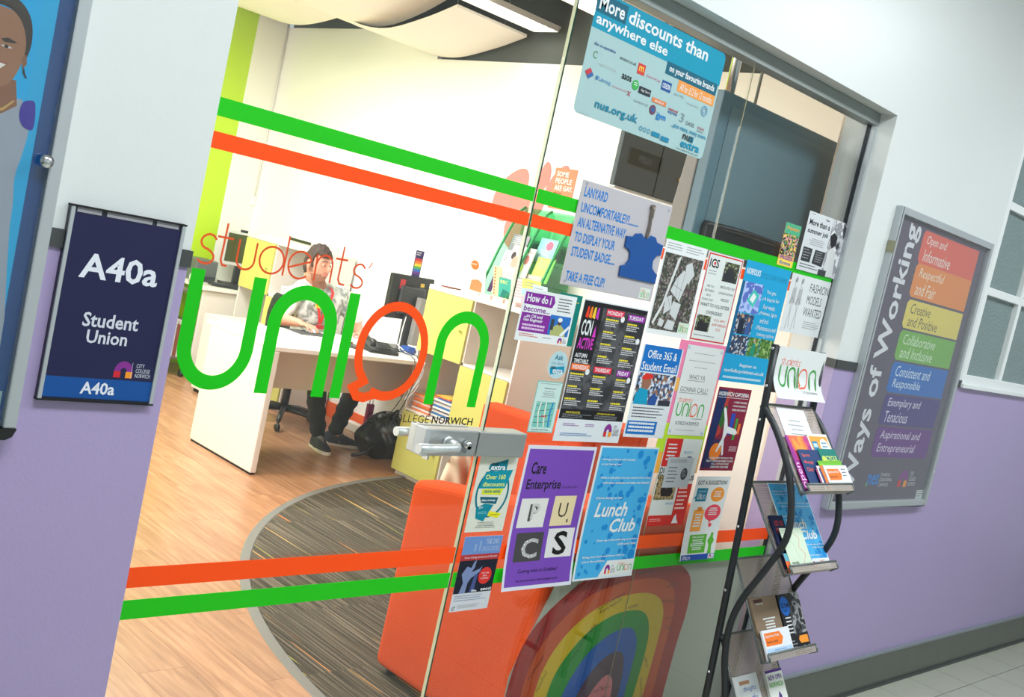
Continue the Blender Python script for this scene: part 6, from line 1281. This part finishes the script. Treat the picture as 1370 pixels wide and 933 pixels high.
# ================================================================== SEATED MAN
def rtube(b, pts, radii, n=14, sub=4):
    """tapered limb with rounded ends"""
    P_ = smooth_path(pts, sub); R = []
    for i in range(len(radii) - 1):
        for k in range(sub): R.append(radii[i] + (radii[i + 1] - radii[i]) * k / sub)
    R.append(radii[-1])
    b.tube(P_, R, n=n)
    for p, r_ in ((P_[0], R[0]), (P_[-1], R[-1])): b.ellipsoid(p, (r_, r_, r_), n=n, k=8)
def fuse(b, name, mats, parent, voxel, smooth=3, disp=None, paint=None):
    o = b.build('tmp', mats[0], None)
    m = o.modifiers.new('r', 'REMESH'); m.mode = 'VOXEL'; m.voxel_size = voxel
    m = o.modifiers.new('s', 'SMOOTH'); m.factor = 0.5; m.iterations = smooth
    bpy.context.view_layer.update()
    dg = bpy.context.evaluated_depsgraph_get(); me = bpy.data.meshes.new_from_object(o.evaluated_get(dg))
    bpy.data.objects.remove(o)
    me.materials.clear()
    for q in mats: me.materials.append(q)
    if disp:
        nor = [v.normal.copy() for v in me.vertices]
        for v, n_ in zip(me.vertices, nor): v.co += n_ * disp(v.co)
    for pl_ in me.polygons:
        pl_.use_smooth = True
        if paint: pl_.material_index = paint(pl_.center, pl_.normal)
    org = ORG[parent.name]
    me.transform(Matrix.Translation(-org))
    ob = bpy.data.objects.new(name, me); COL.objects.link(ob); ob.parent = parent; ORG[ob.name] = org.copy(); return ob
man = thing('person', 'seated bearded man in a pale printed T-shirt and red lanyard using a mouse', 'person', (4.27, 4.2, 0))
SKIN = mat('skin', (200, 142, 116), .5); BEARD = mat('beard_brown', (152, 106, 82), .8, var=.15, scale=60); LIP = mat('lips', (196, 116, 104), .5); HAIR = mat('hair_brown', (60, 46, 36), .8, var=.3, scale=40, bump=.8, bscale=120)
HC = Vector((4.178, 4.140, 1.172)); HF = Vector((.30, -.94, .07)).normalized(); HR = HF.cross(Vector((.04, .02, 1))).normalized(); HU = HR.cross(HF).normalized(); HS = 1.0
HM = lambda p: HC + (HR * p.x + HF * p.y + HU * p.z) * HS      # x = his right, y = forward, z = up
def g(d2, s): return math.exp(-d2 / (s * s))
def headfn(p):
    x, y, z = p.x / .074, p.y / .093, p.z / .118
    q = Vector((p.x, p.y, p.z))
    if z < 0:
        k = 1 + .26 * z * (1 if y > -.2 else .5); q.x *= k
        if y > 0: q.y += .012 * (-z)
        if y < -.1: q.y *= 1 + .38 * z
    if y > 0: q.y += .006 * g((z + .95) ** 2 + x * x, .45)
    if y > .3:
        q.y -= .010 * (g((abs(x) - .42) ** 2 + (z - .08) ** 2, .24))             # sockets
        q.y += .007 * g((z - .30) ** 2 + (abs(x) - .3) ** 2 * .4, .18)            # brow
        q.y += .036 * g(x * x * 4.2 + (z + .17) ** 2 * 2.2, .20) + .012 * g(x * x * 5 + (z - .02) ** 2, .2)   # nose
        q.y += .009 * g(x * x * .8 + (z + .47) ** 2 * 5, .25)                    # lips
        q.y -= .006 * g(x * x + (z + .62) ** 2 * 6, .2); q.y += .010 * g(x * x + (z + .82) ** 2 * 2, .25)   # chin
        q.x += math.copysign(.004, x) * g((abs(x) - .7) ** 2 + (z + .1) ** 2, .3)
    return HR * q.x + HF * q.y + HU * q.z
b = B()
b.ellipsoid(HC, (.074, .093, .118), n=72, k=60, fn=headfn)
for s_ in (-1, 1):   # ears
    c = HM(Vector((s_ * .077, -.012, -.008))); b.ellipsoid(c, (1, 1, 1), n=16, k=12, fn=lambda p: HR * p.x * .011 + HF * (p.y * .019 - .006 * p.z) + HU * p.z * .033)
NB = Vector((4.250, 4.175, 1.00))
rtube(b, [NB, (4.222, 4.158, 1.05), HM(Vector((0, -.030, -.07)))], [.062, .056, .055])
b.ellipsoid((4.285, 4.19, .88), (.165, .10, .17), n=24, k=16); b.ellipsoid((4.28, 4.21, .70), (.145, .105, .18), n=24, k=16); b.ellipsoid((4.27, 4.22, .56), (.165, .13, .12), n=24, k=16)
rtube(b, [(4.13, 4.19, .985), (4.28, 4.18, .995), (4.43, 4.17, .985)], [.055, .06, .055])
SR, ER, WR = (4.095, 4.195, .965), (3.965, 4.14, .775), (4.000, 3.945, .792)
SL, EL, WL = (4.475, 4.175, .965), (4.565, 4.085, .80), (4.455, 3.885, .782)
rtube(b, [SR, (4.03, 4.17, .87), ER], [.055, .047, .040]); rtube(b, [ER, (3.978, 4.05, .785), WR], [.041, .037, .025])
rtube(b, [SL, (4.52, 4.14, .88), EL], [.055, .047, .040]); rtube(b, [EL, (4.51, 3.99, .79), WL], [.041, .037, .025])
def hand(b, w, d, up, side, curl, spread=.012, thumb=1):
    """w wrist, d finger direction, side = towards the thumb"""
    w = Vector(w); d = Vector(d).normalized(); side = Vector(side).normalized(); up = Vector(up).normalized()
    c = w + d * .045; b.ellipsoid(c, (1, 1, 1), n=18, k=12, fn=lambda p: d * p.x * .050 + side * p.y * .040 + up * p.z * .017)
    for i, (L_, r_) in enumerate(((.068, .0092), (.076, .0096), (.070, .0092), (.054, .0082))):
        off = (1.5 - i) * .0205; dd = (d + side * (1.5 - i) * .10).normalized(); k0 = w + d * .082 + side * off + up * .004
        a1 = curl; p1 = k0 + (dd * cos(a1 * .3) - up * sin(a1 * .3)) * L_ * .45; p2 = p1 + (dd * cos(a1) - up * sin(a1)) * L_ * .32; p3 = p2 + (dd * cos(a1 * 1.5) - up * sin(a1 * 1.5)) * L_ * .25
        rtube(b, [k0 - dd * .02, k0, p1, p2, p3], [r_, r_, r_ * .97, r_ * .9, r_ * .78], n=10, sub=3)
    t0 = w + d * .025 + side * .026; t1 = t0 + (d * .6 + side * .75).normalized() * .038 - up * .004; t2 = t1 + (d * .95 + side * .3).normalized() * .032 - up * .008
    rtube(b, [t0, t1, t2], [.0125, .011, .009], n=10, sub=3)
hand(b, WR, (.16, -.97, -.04), (0, .0, 1), (.95, .16, 0), .62)
hand(b, WL, (-.35, -.93, -.08), (0, 0, 1), (-.93, .35, 0), .35)
HPR, KR, AR_ = (4.18, 4.20, .54), (4.135, 3.82, .535), (4.185, 3.755, .10)
HPL, KL, AL = (4.36, 4.20, .54), (4.50, 3.84, .535), (4.385, 3.835, .10)
rtube(b, [HPR, (4.15, 4.0, .56), KR], [.085, .075, .055]); rtube(b, [KR, (4.15, 3.81, .33), AR_], [.055, .05, .036])
rtube(b, [HPL, (4.44, 4.0, .56), KL], [.085, .075, .055]); rtube(b, [KL, (4.455, 3.85, .33), AL], [.055, .05, .036])
rtube(b, [AR_, (4.182, 3.72, .050), (4.165, 3.64, .042)], [.034, .022, .014]); rtube(b, [AL, (4.42, 3.815, .050), (4.49, 3.775, .042)], [.034, .022, .014])
HI = Matrix((HR, HF, HU))
def paint(c, n_):
    q = HI @ (c - HC)
    x, y, z = q.x / .074, q.y / .093, q.z / .118
    if abs(x) < 1.25 and z < .35 and z > -1.35 and y > -.35:
        if abs(x) < .34 and -.53 < z < -.40 and y > .7: return 2
        if y > -.05 and not (abs(x) < .42 and -.57 < z < -.38) and not (n_.z < -.6 and z < -1.0):
            if abs(x) < .42 and z < -.33: return 1
            if abs(x) >= .42 and z < -.46 - .1 * (abs(x) - .4): return 1
            if abs(x) > .80 and y < .22 and z < .1: return 1
    return 0
body = fuse(b, 'body', [SKIN, BEARD, LIP], man, .0046, 3, paint=paint)
# eyes and brows
for s_ in (-1, 1):
    c = HM(Vector((s_ * .030, .0735, .008))); e = B(); e.ellipsoid(c, (.0122, .0122, .0105), n=16, k=12); eo = e.build('eye', mat('eye_white', (226, 220, 216), .2), man)
    e = B(); e.ellipsoid(c + (HF * .0115 + HU * -.001) , (.0052, .0052, .0052), n=12, k=8); e.build('iris', mat('iris_brown', (52, 36, 28), .2), eo)
    e = B(); e.ellipsoid(c + HU * .0015, (1, 1, 1), n=18, k=12, fn=lambda p: HR * p.x * .0145 + HF * (p.y * .0138) + HU * max(p.z, .0) * .0125 - HU * .001); e.build('eyelid', SKIN, eo)
    e = B(); e.ellipsoid(c - HU * .0022, (1, 1, 1), n=18, k=12, fn=lambda p: HR * p.x * .0142 + HF * (p.y * .0136) + HU * (min(p.z, .0) * .0115)); e.build('eyelid', SKIN, eo)
    e = B(); e.tube(smooth_path([HM(Vector((s_ * x_, y_, z_))) for x_, y_, z_ in ((.013, .0945, .029), (.026, .094, .035), (.040, .085, .036), (.052, .073, .029))], 4), [.0018] * 4 + [.003] * 5 + [.0016] * 4, n=8); e.build('eyebrow', HAIR, man)
# hair
b = B()
def hairfn(p):
    x, y, z = p.x / .082, p.y / .100, p.z / .125
    q = Vector((p.x, p.y, p.z)); n_ = .006 * sin(p.x * 160 + p.z * 90) * sin(p.y * 130 + 1) + .004 * sin(p.y * 260 + p.x * 210)
    q *= 1 + n_ * 9
    if z > .2: q.z += .012 * (z - .2) * (1.0 + .3 * y) ; q.y += .006
    return HR * q.x + HF * q.y + HU * q.z
b.ellipsoid(HC + HU * .012, (.082, .100, .125), n=56, k=44, fn=hairfn)
me_v, me_f = b.v, b.f
keep = []
for f_ in me_f:
    c = sum((Vector(me_v[i]) for i in f_), Vector()) / len(f_); q = HI @ (c - HC); x, y, z = q.x / .082, q.y / .1, q.z / .118
    if y > .30: front = z > .56 + .10 * cos(x * 7)
    elif y > -.42: front = z > (.30 + .26 * max(0, (y + .05) / .35))
    else: front = z > -.50
    if abs(x) > .7 and .04 < y < .22 and z > -.12: front = True
    keep.append(front)
b2 = B(); b2.v = list(me_v); b2.f = [f_ for f_, k in zip(me_f, keep) if k]; b2.m = [0] * len(b2.f); b2.sm = [True] * len(b2.f)
ho = b2.build('hair', HAIR, man); md = ho.modifiers.new('sol', 'SOLIDIFY'); md.thickness = .012; md.offset = -1
# clothing
def shirt_mat():
    m = bpy.data.materials.new('printed_tshirt'); m.use_nodes = True; nt = m.node_tree; p_ = nt.nodes['Principled BSDF']; p_.inputs['Roughness'].default_value = .9; p_.inputs['Specular IOR Level'].default_value = .15
    tc = nt.nodes.new('ShaderNodeTexCoord'); n = nt.nodes.new('ShaderNodeTexNoise'); n.inputs['Scale'].default_value = 17; n.inputs['Detail'].default_value = 4; n.inputs['Distortion'].default_value = 1.2
    nt.links.new(tc.outputs['Object'], n.inputs['Vector']); cr = nt.nodes.new('ShaderNodeValToRGB'); nt.links.new(n.outputs['Fac'], cr.inputs[0]); e = cr.color_ramp.elements
    e[0].position = .40; e[0].color = lin((140, 146, 142)); e[1].position = .56; e[1].color = lin((214, 216, 210)); x = e.new(.48); x.color = lin((184, 188, 182))
    nt.links.new(cr.outputs[0], p_.inputs['Base Color']); return m
SHM = shirt_mat(); SLV = mat('sleeve_pale', (224, 222, 214), .9)
b = B(); b.ellipsoid((4.285, 4.185, .875), (.180, .118, .185), n=28, k=18); b.ellipsoid((4.28, 4.205, .70), (.160, .122, .19), n=28, k=18); b.ellipsoid((4.27, 4.215, .58), (.178, .145, .12), n=28, k=18)
rtube(b, [(4.125, 4.19, .975), (4.275, 4.18, .990), (4.435, 4.17, .975)], [.076, .076, .076])
rtube(b, [(4.095, 4.195, .962), (4.035, 4.172, .88), (3.995, 4.155, .82)], [.070, .064, .060]); rtube(b, [(4.475, 4.175, .962), (4.52, 4.14, .885), (4.55, 4.10, .825)], [.070, .064, .060])
fold = lambda c: .006 * sin(c.z * 46 + c.x * 22 + c.y * 9) + .004 * sin(c.x * 60 - c.z * 31)
fuse(b, 'tshirt', [SHM, SLV], man, .008, 4, disp=fold, paint=lambda c, n_: 1 if (c.x < 4.10 or c.x > 4.47) else 0)
for i, (u, v, w_, h_) in enumerate(((-.02, .93, .05, .022), (.035, .925, .04, .02), (-.015, .895, .06, .024), (.045, .893, .035, .02))):
    e = B(); e.box(4.195 + u, 4.195 + u + w_, 4.044, 4.072, v, v + h_); e.build('yellow_print', mat('print_yellow', (232, 206, 60), .8), man, bevel=.003)
RED = mat('lanyard_red', (214, 34, 42), .6)
for pts in ([(4.185, 4.185, 1.045), (4.165, 4.12, 1.01), (4.178, 4.075, .93), (4.203, 4.058, .85), (4.220, 4.058, .785)], [(4.300, 4.18, 1.045), (4.305, 4.10, 1.01), (4.268, 4.065, .93), (4.236, 4.055, .85), (4.224, 4.056, .785)]):
    e = B(); P_ = [v + Vector((0, -.020, .004)) for v in smooth_path(pts, 6)]; w_ = .010
    for i in range(len(P_) - 1): a, c = P_[i], P_[i + 1]; e.hexa([a + Vector((-w_, 0, 0)), a + Vector((w_, 0, 0)), a + Vector((w_, .003, 0)), a + Vector((-w_, .003, 0)), c + Vector((-w_, 0, 0)), c + Vector((w_, 0, 0)), c + Vector((w_, .003, 0)), c + Vector((-w_, .003, 0))])
    e.build('lanyard', RED, man)
e = B(); e.box(4.192, 4.252, 4.030, 4.035, .756, .785); e.build('badge', mat('badge_red', (206, 40, 52), .4), man)
JEAN = mat('black_denim', (28, 29, 33), .85, bump=.4, bscale=200)
b = B(); b.ellipsoid((4.27, 4.22, .545), (.178, .145, .105), n=24, k=16)
rtube(b, [HPR, (4.15, 4.0, .56), KR], [.096, .086, .068]); rtube(b, [KR, (4.15, 3.81, .33), (4.186, 3.765, .110)], [.068, .064, .052])
rtube(b, [HPL, (4.44, 4.0, .56), KL], [.096, .086, .068]); rtube(b, [KL, (4.455, 3.85, .33), (4.385, 3.842, .110)], [.068, .064, .052])
fuse(b, 'jeans', [JEAN], man, .009, 4, disp=lambda c: .004 * sin(c.z * 80 + c.x * 30) if c.z < .32 else .003 * sin(c.x * 60 + c.y * 40))
SHOE = mat('shoe_navy', (34, 38, 50), .7); SOLE = mat('sole_white', (226, 220, 210), .6); STR = mat('stripe_white', (226, 224, 220), .6)
for (ax_, ay_), (tx, ty) in (((4.192, 3.785), (4.150, 3.575)), ((4.355, 3.862), (4.555, 3.745))):
    A_ = Vector((ax_, ay_, 0)); D_ = (Vector((tx, ty, 0)) - A_); L_ = D_.length + .04; D_.normalize(); S_ = Vector((-D_.y, D_.x, 0)); A_ = A_ - D_ * .03
    T_ = lambda u, s, z: A_ + D_ * u * L_ + S_ * s + Vector((0, 0, z))
    out = [(0, .022), (.08, .034), (.3, .036), (.6, .045), (.8, .044), (.94, .032), (1, .012)]
    ring_ = [(u, s) for u, s in out] + [(u, -s) for u, s in reversed(out)]
    b = B(); b.add([T_(u, s, .002) for u, s in ring_] + [T_(u, s, .026) for u, s in ring_], [tuple(range(14)), tuple(reversed(range(14, 28)))] + [(i, (i + 1) % 14, (i + 1) % 14 + 14, i + 14) for i in range(14)])
    sh = thing.__call__ if False else None
    so = b.build('shoe_sole', SOLE, man, bevel=.003)
    b = B(); secs = [(0.0, .024, .085), (.12, .036, .100), (.3, .040, .104), (.42, .042, .092), (.6, .045, .072), (.8, .041, .054), (.94, .030, .046), (1.0, .012, .036)]
    n = 12; vs = []
    for u, s, h in secs:
        for k in range(n): a = pi * k / (n - 1); vs.append(T_(u * .985 + .005, s * cos(a), .022 + (h - .022) * sin(a) ** .7))
    fs = [(i * n + k, i * n + k + 1, (i + 1) * n + k + 1, (i + 1) * n + k) for i in range(len(secs) - 1) for k in range(n - 1)] + [tuple(range(n)), tuple(reversed(range((len(secs) - 1) * n, len(secs) * n)))]
    b.add(vs, fs, 0, True); up_ = b.build('shoe', SHOE, man)
    for s_ in (-1, 1):
        b = B()
        for k in range(3):
            u = .34 + .085 * k
            b.add([T_(u, s_ * .0400, .034), T_(u + .04, s_ * .0415, .034), T_(u + .075 - .04, s_ * .030, .078 - .006 * k), T_(u + .035 - .04, s_ * .030, .082 - .006 * k)], [(0, 1, 2, 3)])
        b.build('side_stripes', STR, up_)
    b = B()
    for k in range(5): u = .42 + .06 * k; h = .092 - .008 * k; b.tube([T_(u, -.022, h - .008), T_(u + .01, 0, h + .002), T_(u, .022, h - .008)], .003, n=6)
    b.build('laces', STR, up_)
bpy.context.view_layer.update()
